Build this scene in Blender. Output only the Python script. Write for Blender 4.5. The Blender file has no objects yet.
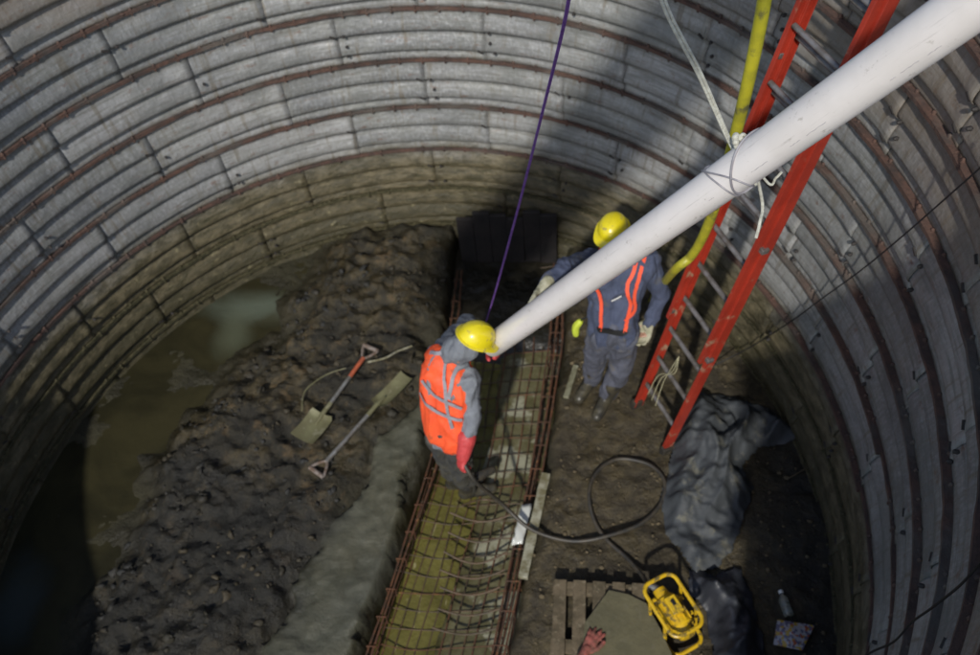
import bpy, bmesh, math, random
from mathutils import Vector, Matrix, noise
random.seed(7)
V = Vector
sc = bpy.context.scene
col = sc.collection
PI = math.pi

# ------------------------------------------------------------------ camera frame
FPX, CX0, CY0 = 920.0, 490.0, 327.5
AX = (V((0.996775318, 0.0, 0.0802431591)), V((0.0494617696, 0.787434306, -0.614410894)), V((-0.0631862163, 0.616398583, 0.784895081)))
CAM = V((1.0383660, -2.5248339, 5.5103314))
def ray(px, py):
    c = V(((px-CX0)/FPX, -(py-CY0)/FPX, -1.0))
    return V((AX[0].dot(c), AX[1].dot(c), AX[2].dot(c)))
def at(px, py, z=0.0):
    w = ray(px, py); return CAM + w*((z-CAM.z)/w.z)
def dep(px, py, d): return CAM + ray(px, py)*d
R0, A2, B2, CH = 2.8215, -0.1076, 0.0242, 0.4064
def rad(th, z=0.0):
    return R0 + A2*math.cos(2*th) + B2*math.sin(2*th)
def on_wall(px, py, off=0.09):
    w = ray(px, py); best = None
    for i in range(60, 900):
        X = CAM + w*(i*0.01)
        if math.hypot(X.x, X.y) < rad(math.atan2(X.y, X.x)) - off: best = X
    return best

# ------------------------------------------------------------------ helpers
def link(o): col.objects.link(o); return o
def tag(o, label=None, cat=None, group=None, kind=None):
    if label: o['label'] = label
    if cat: o['category'] = cat
    if group: o['group'] = group
    if kind: o['kind'] = kind
    return o
def empty(name, loc, label, cat, group=None):
    o = bpy.data.objects.new(name, None); o.location = loc; o.empty_display_size = .1; link(o)
    return tag(o, label, cat, group)
class MB:
    def __init__(s): s.v = []; s.f = []; s.sm = True
    def add(s, vs, fs):
        n = len(s.v); s.v += [tuple(v) for v in vs]; s.f += [tuple(i+n for i in f) for f in fs]; return s
    def box(s, c, size, rot=None, taper=1.0):
        hx, hy, hz = size[0]/2, size[1]/2, size[2]/2
        vs = []
        for z in (-1, 1):
            k = taper if z > 0 else 1
            for x, y in ((-1,-1),(1,-1),(1,1),(-1,1)):
                p = V((x*hx*k, y*hy*k, z*hz))
                if rot is not None: p = rot @ p
                vs.append(V(c)+p)
        return s.add(vs, [(3,2,1,0),(4,5,6,7),(0,1,5,4),(1,2,6,5),(2,3,7,6),(3,0,4,7)])
    def beam(s, a, b, w, h, up=V((0,0,1)), twist=0):
        a, b = V(a), V(b); d = (b-a); L = d.length; d.normalize()
        x = d.cross(up)
        if x.length < 1e-4: x = d.cross(V((0,1,0)))
        x.normalize(); z = x.cross(d).normalized()
        m = Matrix((x, d, z)).transposed()
        return s.box((a+b)/2, (w, L, h), m)
    def tube(s, pts, r, n=8, caps=True, closed=False):
        pts = [V(p) for p in pts]; N = len(pts)
        rs = r if isinstance(r, (list, tuple)) else [r]*N
        vs = []; fs = []
        prev = None
        for i, p in enumerate(pts):
            if closed: t = pts[(i+1) % N]-pts[i-1]
            else: t = pts[min(i+1, N-1)]-pts[max(i-1, 0)]
            if t.length < 1e-9: t = V((0,0,1))
            t.normalize()
            if prev is None:
                x = t.orthogonal().normalized()
            else:
                x = prev - t*prev.dot(t)
                if x.length < 1e-6: x = t.orthogonal()
                x.normalize()
            prev = x; y = t.cross(x)
            for k in range(n):
                a = 2*PI*k/n; vs.append(p + (x*math.cos(a)+y*math.sin(a))*rs[i])
        M = N if closed else N-1
        for i in range(M):
            j = (i+1) % N
            for k in range(n):
                l = (k+1) % n; fs.append((i*n+k, i*n+l, j*n+l, j*n+k))
        if caps and not closed:
            fs.append(tuple(range(n-1, -1, -1))); fs.append(tuple((N-1)*n+k for k in range(n)))
        return s.add(vs, fs)
    def ball(s, c, r, nu=12, nv=8, rot=None):
        rx, ry, rz = r if isinstance(r, (tuple, list)) else (r, r, r)
        vs = []; fs = []; c = V(c)
        for j in range(1, nv):
            ph = PI*j/nv
            for i in range(nu):
                a = 2*PI*i/nu
                p = V((rx*math.sin(ph)*math.cos(a), ry*math.sin(ph)*math.sin(a), rz*math.cos(ph)))
                if rot is not None: p = rot @ p
                vs.append(c+p)
        t = V((0,0,rz)); 
        if rot is not None: t = rot @ t
        vs.append(c+t); vs.append(c-t); T = len(vs)-2
        for j in range(nv-2):
            for i in range(nu):
                k = (i+1) % nu; fs.append((j*nu+i, (j+1)*nu+i, (j+1)*nu+k, j*nu+k))
        for i in range(nu):
            k = (i+1) % nu; fs.append((T, i, k)); fs.append((T+1, (nv-2)*nu+k, (nv-2)*nu+i))
        return s.add(vs, fs)
    def cap(s, a, b, ra, rb=None, n=14):
        """tapered capsule"""
        rb = ra if rb is None else rb
        a, b = V(a), V(b); d = b-a; L = d.length
        if L < 1e-6: return s.ball(a, ra)
        d.normalize(); x = d.orthogonal().normalized(); y = d.cross(x)
        prof = []
        for j in range(1, 5): t = PI/2*j/5; prof.append((-ra*math.cos(t), ra*math.sin(t)))
        prof.append((0, ra)); prof.append((L, rb))
        for j in range(1, 5): t = PI/2*j/5; prof.append((L+rb*math.sin(t), rb*math.cos(t)))
        vs = [a + d*h + (x*math.cos(2*PI*k/n)+y*math.sin(2*PI*k/n))*r for h, r in prof for k in range(n)]
        P = len(prof); fs = []
        for i in range(P-1):
            for k in range(n):
                l = (k+1) % n; fs.append((i*n+k, i*n+l, (i+1)*n+l, (i+1)*n+k))
        vs += [a-d*ra, b+d*rb]; m = P*n
        for k in range(n):
            l = (k+1) % n; fs.append((m, l, k)); fs.append((m+1, (P-1)*n+k, (P-1)*n+l))
        return s.add(vs, fs)
    def mesh(s, name):
        me = bpy.data.meshes.new(name); me.from_pydata(s.v, [], s.f); me.validate(); me.update(); return me
    def build(s, name, mat, parent=None, smooth=True, bevel=0.0, sharp=0.7):
        me = s.mesh(name)
        if mat: me.materials.append(mat)
        if smooth:
            me.polygons.foreach_set('use_smooth', [True]*len(me.polygons))
            bm = bmesh.new(); bm.from_mesh(me)
            for e in bm.edges:
                if len(e.link_faces) == 2 and e.calc_face_angle(0) > sharp: e.smooth = False
            bm.to_mesh(me); bm.free()
        o = link(bpy.data.objects.new(name, me))
        if parent is not None:
            bpy.context.view_layer.update()
            o.parent = parent; o.matrix_parent_inverse = Matrix.LocRotScale(parent.location, parent.rotation_euler, None).inverted() if parent.parent is None else parent_world(parent).inverted()
        if bevel:
            m = o.modifiers.new('bevel', 'BEVEL'); m.width = bevel; m.segments = 2; m.limit_method = 'ANGLE'
        return o
def parent_world(p):
    bpy.context.view_layer.update(); return p.matrix_world.copy()
def blob(mb, name, mat, parent, voxel=.014, smooth=6, wrinkle=0, wscale=14, seed=0, stretch=(1,1,.45)):
    """fuse overlapping closed solids into ONE continuous skin"""
    me = mb.mesh('tmp'); o = link(bpy.data.objects.new('tmp', me))
    m = o.modifiers.new('r', 'REMESH'); m.mode = 'VOXEL'; m.voxel_size = voxel
    if smooth:
        m = o.modifiers.new('s', 'SMOOTH'); m.factor = .5; m.iterations = smooth
    bpy.context.view_layer.update()
    dg = bpy.context.evaluated_depsgraph_get()
    nm = bpy.data.meshes.new_from_object(o.evaluated_get(dg)); bpy.data.objects.remove(o)
    if wrinkle:
        nn = [v.normal.copy() for v in nm.vertices]
        for v, n in zip(nm.vertices, nn):
            p = V((v.co.x*stretch[0], v.co.y*stretch[1], v.co.z*stretch[2]))*wscale + V((seed*7.3, seed, 0))
            q = p + V((.6, .6, .6))*noise.noise(p*.7); h = 1-2.4*abs(noise.noise(q)); h2 = 1-2.4*abs(noise.noise(q*2.1+V((4, 4, 4))))
            v.co += n*wrinkle*(.75*(h-.5) + .3*(h2-.5))
    nm.name = name
    nm.materials.clear(); nm.materials.append(mat)
    nm.polygons.foreach_set('use_smooth', [True]*len(nm.polygons))
    q = link(bpy.data.objects.new(name, nm))
    if parent is not None:
        q.parent = parent; q.matrix_parent_inverse = parent_world(parent).inverted()
    return q
def spline(pts, n=8):
    pts = [V(p) for p in pts]; out = []
    for i in range(len(pts)-1):
        p0 = pts[max(i-1, 0)]; p1 = pts[i]; p2 = pts[i+1]; p3 = pts[min(i+2, len(pts)-1)]
        for k in range(n):
            t = k/n
            out.append(.5*((2*p1)+(p2-p0)*t+(2*p0-5*p1+4*p2-p3)*t*t+(3*p1-p0-3*p2+p3)*t**3))
    out.append(pts[-1]); return out
def ss(a, b, x):
    t = max(0, min(1, (x-a)/(b-a))); return t*t*(3-2*t)
def inside(p, poly):
    x, y = p; c = False; j = len(poly)-1
    for i in range(len(poly)):
        xi, yi = poly[i]; xj, yj = poly[j]
        if (yi > y) != (yj > y) and x < (xj-xi)*(y-yi)/(yj-yi)+xi: c = not c
        j = i
    return c
def sdist(p, poly):
    """signed distance, positive inside"""
    x, y = p; d = 1e9; j = len(poly)-1
    for i in range(len(poly)):
        ax, ay = poly[j]; bx, by = poly[i]; dx, dy = bx-ax, by-ay
        t = max(0, min(1, ((x-ax)*dx+(y-ay)*dy)/(dx*dx+dy*dy+1e-12)))
        d = min(d, math.hypot(x-ax-t*dx, y-ay-t*dy)); j = i
    return d if inside(p, poly) else -d

# ------------------------------------------------------------------ materials
def mat(name, color, rough=.7, metal=0, var=None, vscale=4, vstretch=(1,1,1), bump=0, bscale=30, detail=6, coat=0, spec=.5,
        var2=None, v2scale=9, v2lo=.55, v2hi=.7, vlo=.35, vhi=.65, rvar=0):
    m = bpy.data.materials.new(name); m.use_nodes = True
    nt = m.node_tree; N = nt.nodes; L = nt.links; b = N['Principled BSDF']
    b.inputs['Roughness'].default_value = rough; b.inputs['Metallic'].default_value = metal
    b.inputs['Coat Weight'].default_value = coat; b.inputs['Specular IOR Level'].default_value = spec
    tc = N.new('ShaderNodeTexCoord'); mp = N.new('ShaderNodeMapping'); mp.inputs['Scale'].default_value = vstretch
    L.new(tc.outputs['Object'], mp.inputs['Vector'])
    cur = None
    def ramp(sc_, lo, hi, c0, c1, det=detail):
        nz = N.new('ShaderNodeTexNoise'); nz.inputs['Scale'].default_value = sc_; nz.inputs['Detail'].default_value = det
        nz.inputs['Roughness'].default_value = .62
        L.new(mp.outputs[0], nz.inputs['Vector'])
        r = N.new('ShaderNodeMapRange'); r.inputs['From Min'].default_value = lo; r.inputs['From Max'].default_value = hi
        r.interpolation_type = 'SMOOTHSTEP'
        L.new(nz.outputs['Fac'], r.inputs['Value'])
        mx = N.new('ShaderNodeMix'); mx.data_type = 'RGBA'
        L.new(r.outputs[0], mx.inputs['Factor'])
        for sock, c in ((mx.inputs['A'], c0), (mx.inputs['B'], c1)):
            if isinstance(c, tuple): sock.default_value = (*c, 1)
            else: L.new(c, sock)
        return mx.outputs['Result'], r.outputs[0]
    if var: cur, f = ramp(vscale, vlo, vhi, color, var)
    else: b.inputs['Base Color'].default_value = (*color, 1)
    if var2: cur, f = ramp(v2scale, v2lo, v2hi, cur if cur else color, var2)
    if cur: L.new(cur, b.inputs['Base Color'])
    if rvar:
        nz = N.new('ShaderNodeTexNoise'); nz.inputs['Scale'].default_value = vscale*1.7; nz.inputs['Detail'].default_value = 4
        L.new(mp.outputs[0], nz.inputs['Vector'])
        r = N.new('ShaderNodeMapRange'); r.inputs['To Min'].default_value = rough-rvar; r.inputs['To Max'].default_value = rough+rvar
        r.inputs['From Min'].default_value = .3; r.inputs['From Max'].default_value = .7
        L.new(nz.outputs['Fac'], r.inputs['Value']); L.new(r.outputs[0], b.inputs['Roughness'])
    if bump:
        nz = N.new('ShaderNodeTexNoise'); nz.inputs['Scale'].default_value = bscale; nz.inputs['Detail'].default_value = 7
        L.new(mp.outputs[0], nz.inputs['Vector'])
        bp = N.new('ShaderNodeBump'); bp.inputs['Strength'].default_value = 1; bp.inputs['Distance'].default_value = bump
        L.new(nz.outputs['Fac'], bp.inputs['Height']); L.new(bp.outputs[0], b.inputs['Normal'])
    return m
class NT:
    def __init__(s, name):
        s.m = bpy.data.materials.new(name); s.m.use_nodes = True; s.n = s.m.node_tree.nodes; s.l = s.m.node_tree.links
        s.b = s.n['Principled BSDF']; s.tc = s.n.new('ShaderNodeTexCoord'); s.obj = s.tc.outputs['Object']
    def new(s, t): return s.n.new(t)
    def setv(s, sock, v):
        if isinstance(v, (int, float)): sock.default_value = v
        elif isinstance(v, tuple): sock.default_value = (*v, 1) if len(v) == 3 and sock.type == 'RGBA' else v
        else: s.l.new(v, sock)
    def noise(s, scale, detail=5, stretch=None, rough=.6, vec=None, dist=0):
        v = vec or s.obj
        if stretch:
            mp = s.new('ShaderNodeMapping'); mp.inputs['Scale'].default_value = stretch; s.l.new(v, mp.inputs['Vector']); v = mp.outputs[0]
        t = s.new('ShaderNodeTexNoise'); t.inputs['Scale'].default_value = scale; t.inputs['Detail'].default_value = detail
        t.inputs['Roughness'].default_value = rough; t.inputs['Distortion'].default_value = dist
        s.l.new(v, t.inputs['Vector']); return t.outputs['Fac']
    def rng(s, v, a, b, c=0., d=1., smooth=True):
        r = s.new('ShaderNodeMapRange'); r.interpolation_type = 'SMOOTHSTEP' if smooth else 'LINEAR'
        for n_, x in (('From Min', a), ('From Max', b), ('To Min', c), ('To Max', d)): r.inputs[n_].default_value = x
        s.l.new(v, r.inputs['Value']); return r.outputs[0]
    def math(s, op, a, b=0.):
        m = s.new('ShaderNodeMath'); m.operation = op; s.setv(m.inputs[0], a); s.setv(m.inputs[1], b); return m.outputs[0]
    def mix(s, f, a, b):
        m = s.new('ShaderNodeMix'); m.data_type = 'RGBA'; s.setv(m.inputs['Factor'], f); s.setv(m.inputs['A'], a); s.setv(m.inputs['B'], b)
        return m.outputs['Result']
    def bump(s, h, dist, strength=1, normal=None):
        b = s.new('ShaderNodeBump'); b.inputs['Distance'].default_value = dist; b.inputs['Strength'].default_value = strength
        s.l.new(h, b.inputs['Height'])
        if normal is not None: s.l.new(normal, b.inputs['Normal'])
        return b.outputs[0]
    def attr(s, name):
        a = s.new('ShaderNodeAttribute'); a.attribute_name = name; return a.outputs['Fac']

# wall plates: (cu, cz) attributes = arc metres and height; per plate random tone
def wall_material():
    t = NT('galvanised_steel')
    sep = t.new('ShaderNodeSeparateXYZ'); t.l.new(t.obj, sep.inputs[0]); z = sep.outputs['Z']
    oi = t.new('ShaderNodeObjectInfo'); rnd = oi.outputs['Random']
    u = t.attr('arc')
    cb = t.new('ShaderNodeCombineXYZ'); t.l.new(u, cb.inputs[0]); t.l.new(z, cb.inputs[1]); t.l.new(t.math('MULTIPLY', rnd, 13.), cb.inputs[2])
    uv = cb.outputs[0]
    base = t.mix(rnd, (.155, .160, .162), (.335, .33, .32))
    base = t.mix(t.rng(t.noise(2.2, 4, (1, 2, 1), vec=uv), .35, .7), base, t.mix(.55, base, (.30, .30, .27)))
    spang = t.noise(60, 3, (1, .5, 1), vec=uv)
    base = t.mix(t.rng(spang, .4, .7, 0, .30), base, (.48, .49, .50))
    # long wipe marks along the plate and drips down it
    st = t.noise(3, 6, (1.0, 16, 1), vec=uv, rough=.7)
    base = t.mix(t.rng(st, .46, .68, 0, .65), base, (.135, .135, .115))
    dr = t.noise(4, 5, (6, .6, 1), vec=uv)
    base = t.mix(t.rng(dr, .54, .70, 0, .65), base, (.15, .125, .085))
    sr = t.noise(11, 6, (1, 2.5, 1), vec=uv, rough=.7)
    base = t.mix(t.rng(sr, .57, .70, 0, .7), base, (.155, .085, .055))
    # grime that collects next to the bolted flanges
    bl = t.noise(1.3, 6, (1, 1.5, 1), vec=uv, rough=.7)
    base = t.mix(t.rng(bl, .5, .62, 0, .6), base, (.16, .165, .155))
    fz = t.math('FRACT', t.math('DIVIDE', z, CH))
    near = t.math('ADD', t.rng(fz, .90, 1.0), t.rng(fz, .12, .0))
    near = t.math('MULTIPLY', near, t.rng(t.noise(7, 5, (1, 3, 1), vec=uv), .35, .6))
    base = t.mix(t.math('MULTIPLY', near, .75), base, (.14, .10, .06))
    # brownish silt on the topmost courses
    up = t.rng(t.math('ADD', z, t.math('MULTIPLY', t.noise(1.7, 4, (1, 3, 1), vec=uv), .8)), 2.75, 3.2)
    base = t.mix(t.math('MULTIPLY', up, .55), base, (.20, .15, .10))
    # olive mud coat at the foot
    n1 = t.noise(1.6, 6, (1, 2.2, 1), vec=uv, rough=.65); n2 = t.noise(9, 6, (1, 2, 1), vec=uv, rough=.7)
    zz = t.math('ADD', z, t.math('MULTIPLY', t.math('SUBTRACT', n1, .5), .42))
    zz = t.math('ADD', zz, t.math('MULTIPLY', t.math('SUBTRACT', n2, .5), .20))
    mudf = t.rng(zz, 1.0, .66)
    mud = t.mix(t.rng(n2, .35, .65), (.056, .048, .025), (.145, .120, .068))
    mud = t.mix(t.rng(t.math('ADD', z, t.math('MULTIPLY', t.math('SUBTRACT', n1, .5), .5)), .42, .12, 0, .55), mud, (.030, .028, .012))
    mud = t.mix(t.rng(t.noise(5, 6, (1, 7, 1), vec=uv, rough=.7), .5, .68), mud, (.04, .036, .014))
    mud = t.mix(t.rng(t.noise(13, 5, (1, 1.6, 1), vec=uv, rough=.75), .60, .68, 0, .8), mud, (.24, .21, .115))
    c = t.mix(mudf, base, mud)
    t.l.new(c, t.b.inputs['Base Color'])
    t.l.new(t.math('MULTIPLY', t.math('SUBTRACT', 1., mudf), .35), t.b.inputs['Metallic'])
    t.l.new(t.rng(st, .3, .7, .42, .62), t.b.inputs['Roughness'])
    h = t.math('ADD', t.math('MULTIPLY', spang, .25), t.math('MULTIPLY', t.noise(22, 7, (1, 1.5, 1), vec=uv, rough=.7), t.rng(mudf, 0, 1, .25, 1.1)))
    n = t.bump(h, .010)
    n = t.bump(t.noise(3.4, 3, (1, 1.6, 1), vec=uv), .018, .9, n)
    t.l.new(n, t.b.inputs['Normal'])
    return t.m
def flange_material():
    t = NT('rusted_flange')
    sep = t.new('ShaderNodeSeparateXYZ'); t.l.new(t.obj, sep.inputs[0]); z = sep.outputs['Z']
    n = t.noise(7, 6, rough=.7); n2 = t.noise(38, 5, rough=.7); n3 = t.noise(2.1, 4)
    c = t.mix(t.rng(n, .35, .65), (.055, .038, .032), (.115, .062, .045))
    c = t.mix(t.rng(n2, .5, .75, 0, .6), c, (.04, .028, .022))
    c = t.mix(t.rng(n3, .50, .66, 0, .6), c, (.12, .115, .10))
    zz = t.math('ADD', z, t.math('MULTIPLY', t.math('SUBTRACT', n, .5), .3))
    c = t.mix(t.rng(zz, .78, .66), c, t.mix(t.rng(n2, .4, .7), (.035, .032, .012), (.105, .09, .045)))
    t.l.new(c, t.b.inputs['Base Color']); t.b.inputs['Roughness'].default_value = .85
    t.l.new(t.bump(n2, .008), t.b.inputs['Normal'])
    return t.m
def floor_material():
    t = NT('pit_mud')
    heap, bank, brown = t.attr('heap'), t.attr('bank'), t.attr('brown'); wet = t.attr('wet')
    n1 = t.noise(2.2, 7, rough=.65); n2 = t.noise(12, 7, rough=.7); n3 = t.noise(50, 5, rough=.7); n4 = t.noise(1.1, 3)
    silt = t.mix(t.rng(n1, .35, .65), (.019, .017, .008), (.037, .033, .014))
    hp = t.mix(t.rng(n2, .36, .62), (.015, .013, .007), (.064, .049, .022))
    hp = t.mix(t.rng(n1, .46, .60, 0, .8), hp, (.015, .014, .010))
    hp = t.mix(t.rng(t.noise(6, 5, rough=.7), .56, .68, 0, .7), hp, (.105, .068, .030))
    bk = t.mix(t.rng(n2, .3, .7), (.055, .055, .035), (.088, .084, .054))
    bk = t.mix(t.rng(n4, .4, .62, 0, .5), bk, (.065, .07, .055))
    br = t.mix(t.rng(n2, .35, .66), (.034, .027, .015), (.090, .070, .034))
    br = t.mix(t.rng(n1, .45, .63, 0, .75), br, (.038, .030, .018))
    c = t.mix(heap, silt, hp); c = t.mix(brown, c, br); c = t.mix(bank, c, bk)
    c = t.mix(t.rng(n3, .66, .76, 0, .4), c, (.10, .09, .05))
    c = t.mix(t.math('MULTIPLY', wet, t.rng(n2, .40, .68, 1.0, .70)), c, (.0125, .012, .009))
    t.l.new(c, t.b.inputs['Base Color'])
    t.l.new(t.rng(n1, .35, .65, .35, .85), t.b.inputs['Roughness'])
    h = t.math('ADD', t.math('MULTIPLY', n2, 1.0), t.math('MULTIPLY', n3, .28))
    h = t.math('MULTIPLY', h, t.rng(bank, 0, 1, 1, .35))
    t.l.new(t.bump(h, .030), t.b.inputs['Normal'])
    return t.m
def water_material(name, deep, silt, clouds, rough, glints=False):
    t = NT(name)
    n1 = t.noise(1.6, 6, dist=.6); n2 = t.noise(5, 5)
    c = t.mix(t.rng(n1, .35, .65), deep, silt)
    for (cx, cy, rx, ry, colr, st) in clouds:
        mp = t.new('ShaderNodeMapping'); mp.vector_type = 'POINT'
        mp.inputs['Location'].default_value = (-cx/rx, -cy/ry, 0); mp.inputs['Scale'].default_value = (1/rx, 1/ry, 0)
        t.l.new(t.obj, mp.inputs['Vector'])
        ln = t.new('ShaderNodeVectorMath'); ln.operation = 'LENGTH'; t.l.new(mp.outputs[0], ln.inputs[0])
        d = t.math('ADD', ln.outputs['Value'], t.math('MULTIPLY', t.math('SUBTRACT', n1, .5), 2.4))
        c = t.mix(t.math('MULTIPLY', t.rng(d, 1.35, .0), st), c, colr)
    if glints:
        fl = t.noise(16, 4, (1, .35, 1), rough=.6)
        c = t.mix(t.rng(fl, .62, .70, 0, .5), c, (.40, .36, .20))  # pale flecks paint glossy highlights into the water colour
    t.l.new(c, t.b.inputs['Base Color']); t.b.inputs['Roughness'].default_value = rough; t.b.inputs['IOR'].default_value = 1.33
    t.l.new(t.bump(t.noise(9, 4), .006 if not glints else .02), t.b.inputs['Normal'])
    return t.m

M = {}
M['dkbolt'] = mat('dirty_bolt', (.030, .026, .024), .7)
M['wall'] = wall_material(); M['flange'] = flange_material(); M['floor'] = floor_material()
pcl = at(262, 305, -.06); pcl2 = at(12, 600, -.06); pcl3 = at(232, 335, -.06)
M['pool'] = water_material('silty_pool', (.017, .0155, .007), (.034, .030, .013),
    [(pcl.x, pcl.y, .46, .17, (.10, .118, .088), .85), (pcl3.x, pcl3.y, .16, .24, (.09, .10, .065), .7), (pcl2.x, pcl2.y, .22, .34, (.055, .07, .07), .6)], .48)
M['trench_water'] = water_material('olive_water', (.078, .070, .018), (.145, .130, .034), [], .10, True)
M['rust'] = mat('rusty_rebar', (.115, .045, .02), .8, 0, (.055, .030, .018), 14, bump=.003, bscale=90, var2=(.22, .095, .035), v2scale=22)
M['rebar_dark'] = mat('muddy_rebar', (.05, .038, .022), .6, 0, (.10, .06, .03), 10, bump=.002, bscale=80)
M['slab'] = mat('muddy_concrete', (.075, .068, .028), .30, 0, (.125, .115, .060), 5, bump=.012, bscale=14, var2=(.27, .265, .19), v2scale=3.2, v2lo=.52, v2hi=.60, rvar=.15)
M['shade_dark'] = mat('painted_shade', (.012, .011, .007), .4, 0, (.026, .022, .013), 6, bump=.03, bscale=10)
M['wetslab'] = mat('mud_smeared_board', (.20, .195, .13), .35, 0, (.09, .082, .045), 11, bump=.008, bscale=22, var2=(.27, .27, .21), v2scale=16, rvar=.15)
M['pale_wood'] = mat('wet_pale_timber', (.34, .33, .25), .22, 0, (.14, .125, .065), 13, (1, 1, 1), bump=.005, bscale=25, var2=(.12, .10, .05), v2scale=14)
M['old_wood'] = mat('muddy_pallet_wood', (.13, .10, .06), .8, 0, (.07, .055, .03), 12, bump=.006, bscale=35, var2=(.19, .155, .10), v2scale=22)
M['shade_wood'] = mat('shade_darkened_timber', (.010, .009, .009), .8, 0, (.020, .016, .015), 6, bump=.006, bscale=24)
M['ply'] = mat('muddy_plywood', (.12, .108, .058), .7, 0, (.085, .078, .042), 5, bump=.004, bscale=30, var2=(.12, .11, .07), v2scale=26)
M['pvc'] = None; M['pvc_joint'] = mat('pipe_joint_sleeve', (.70, .68, .69), .35, var=(.60, .58, .58), vscale=6)
M['orange_rail'] = mat('orange_fibreglass', (.37, .036, .018), .42, 0, (.28, .028, .015), 5, bump=.0015, bscale=60, var2=(.34, .22, .14), v2scale=8, v2lo=.60, v2hi=.72)
M['alu'] = mat('dull_aluminium', (.22, .21, .21), .5, .4, (.12, .105, .09), 16, bump=.001, bscale=60)
M['yellow_hose'] = mat('yellow_hose', (.52, .47, .03), .45, 0, (.36, .33, .03), 8, var2=(.14, .13, .05), v2scale=12)
M['yellow_paint'] = mat('yellow_paint', (.66, .43, .015), .38, 0, (.55, .34, .01), 14, var2=(.16, .12, .04), v2scale=24, v2lo=.50, v2hi=.64, coat=.1, bump=.001, bscale=60)
M['yellow_hat'] = mat('yellow_helmet_shell', (.74, .62, .012), .30, 0, (.66, .54, .012), 6, coat=.3, var2=(.40, .33, .08), v2scale=26, v2lo=.58, v2hi=.68)
M['black_rubber'] = mat('black_rubber', (.028, .027, .024), .5, 0, (.06, .05, .035), 18)
M['cord'] = mat('black_cord', (.012, .012, .014), .55)
M['purple'] = mat('purple_rope', (.20, .085, .36), .75, bump=.002, bscale=160, var=(.13, .055, .26), vscale=40)
M['white_rope'] = mat('white_rope', (.52, .52, .45), .8, var=(.38, .37, .31), vscale=60, bump=.003, bscale=120)
M['twine'] = mat('straw_twine', (.45, .42, .26), .8)
M['shovel_steel'] = mat('muddy_shovel_steel', (.17, .165, .085), .6, .1, (.12, .11, .055), 9, bump=.003, bscale=30, var2=(.22, .21, .13), v2scale=18)
M['steel'] = mat('bare_steel', (.36, .36, .34), .38, .6, (.22, .20, .17), 20)
M['orange_shaft'] = mat('orange_shaft_paint', (.48, .11, .045), .5, var=(.30, .08, .04), vscale=16)
M['grip_dark'] = mat('worn_grip', (.11, .07, .045), .6, var=(.22, .19, .17), vscale=30)
M['tarp'] = mat('grey_tarp', (.052, .058, .064), .72, 0, (.036, .041, .045), 5, bump=.006, bscale=16, var2=(.115, .112, .09), v2scale=9, rvar=.15)
M['tarp_dark'] = mat('dark_tarp', (.036, .038, .047), .5, 0, (.026, .029, .036), 5, bump=.008, bscale=16, rvar=.12)
M['vest'] = mat('orange_vest', (.92, .115, .03), .65, 0, (.78, .085, .025), 9, bump=.003, bscale=40, var2=(.42, .085, .03), v2scale=12, v2lo=.56, v2hi=.70)
M['reflective'] = mat('grey_reflective_band', (.22, .21, .23), .45, var=(.30, .29, .31), vscale=22)
M['hoodie'] = mat('grey_cotton', (.20, .215, .235), .95, 0, (.15, .16, .18), 16, bump=.004, bscale=70)
M['navy'] = mat('blue_work_jacket', (.070, .085, .14), .88, 0, (.05, .062, .105), 9, bump=.004, bscale=60, var2=(.085, .085, .095), v2scale=13)
M['grey_trouser'] = mat('slate_work_trousers', (.10, .107, .14), .85, 0, (.07, .074, .095), 9, bump=.004, bscale=50, var2=(.115, .11, .11), v2scale=12)
M['dark_trouser'] = mat('dark_muddy_trousers', (.040, .042, .044), .7, 0, (.07, .066, .05), 8, bump=.004, bscale=50)
M['boot'] = mat('muddy_rubber_boot', (.025, .025, .025), .4, 0, (.07, .062, .04), 12, bump=.003, bscale=40)
M['glove_pale'] = mat('cream_work_glove', (.42, .40, .29), .9, 0, (.28, .265, .17), 26, bump=.003, bscale=90)
M['glove_red'] = mat('red_rubber_glove', (.58, .07, .07), .5, 0, (.46, .05, .05), 22, bump=.002, bscale=70)
M['glove_pink'] = mat('faded_red_glove', (.34, .095, .075), .8, 0, (.15, .065, .045), 20, bump=.003, bscale=70)
M['skin'] = mat('skin', (.42, .24, .17), .5, 0, (.36, .19, .13), 20)
M['harness'] = mat('orange_harness_webbing', (.85, .10, .04), .7, bump=.002, bscale=150)
M['black'] = mat('black_plastic', (.015, .015, .015), .4)
M['white'] = mat('white_print', (.75, .75, .72), .5)
M['lime'] = mat('lime_fabric', (.50, .58, .05), .6)
M['eye'] = mat('eye_white', (.65, .62, .58), .3)
M['ground'] = mat('site_ground', (.10, .085, .06), .9, 0, (.06, .05, .035), 1.3, bump=.03, bscale=8)
def pvc_material():
    t = NT('white_pvc')
    n = t.noise(3, 4)
    c = t.mix(t.rng(n, .4, .65, 0, .6), (.76, .72, .70), (.66, .62, .59))
    s = t.noise(9, 6, (9, 9, .28), rough=.75)        # long scuffs run with the pipe
    c = t.mix(t.rng(s, .60, .70, 0, .32), c, (.25, .22, .20))
    g = t.noise(26, 5, (1, 1, .5), rough=.8)
    c = t.mix(t.rng(g, .60, .70, 0, .45), c, (.24, .21, .16))
    sep = t.new('ShaderNodeSeparateXYZ'); t.l.new(t.obj, sep.inputs[0])
    low = t.rng(t.math('ADD', sep.outputs['Z'], t.math('MULTIPLY', t.noise(9, 6, (1, 1, .4), rough=.7), 1.1)), .98, .42)
    c = t.mix(t.math('MULTIPLY', low, .5), c, (.33, .30, .21))
    t.l.new(c, t.b.inputs['Base Color']); t.b.inputs['Roughness'].default_value = .22
    t.l.new(t.bump(t.noise(14, 3, (1, 1, .2)), .0015), t.b.inputs['Normal'])
    return t.m
M['pvc'] = pvc_material()

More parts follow.
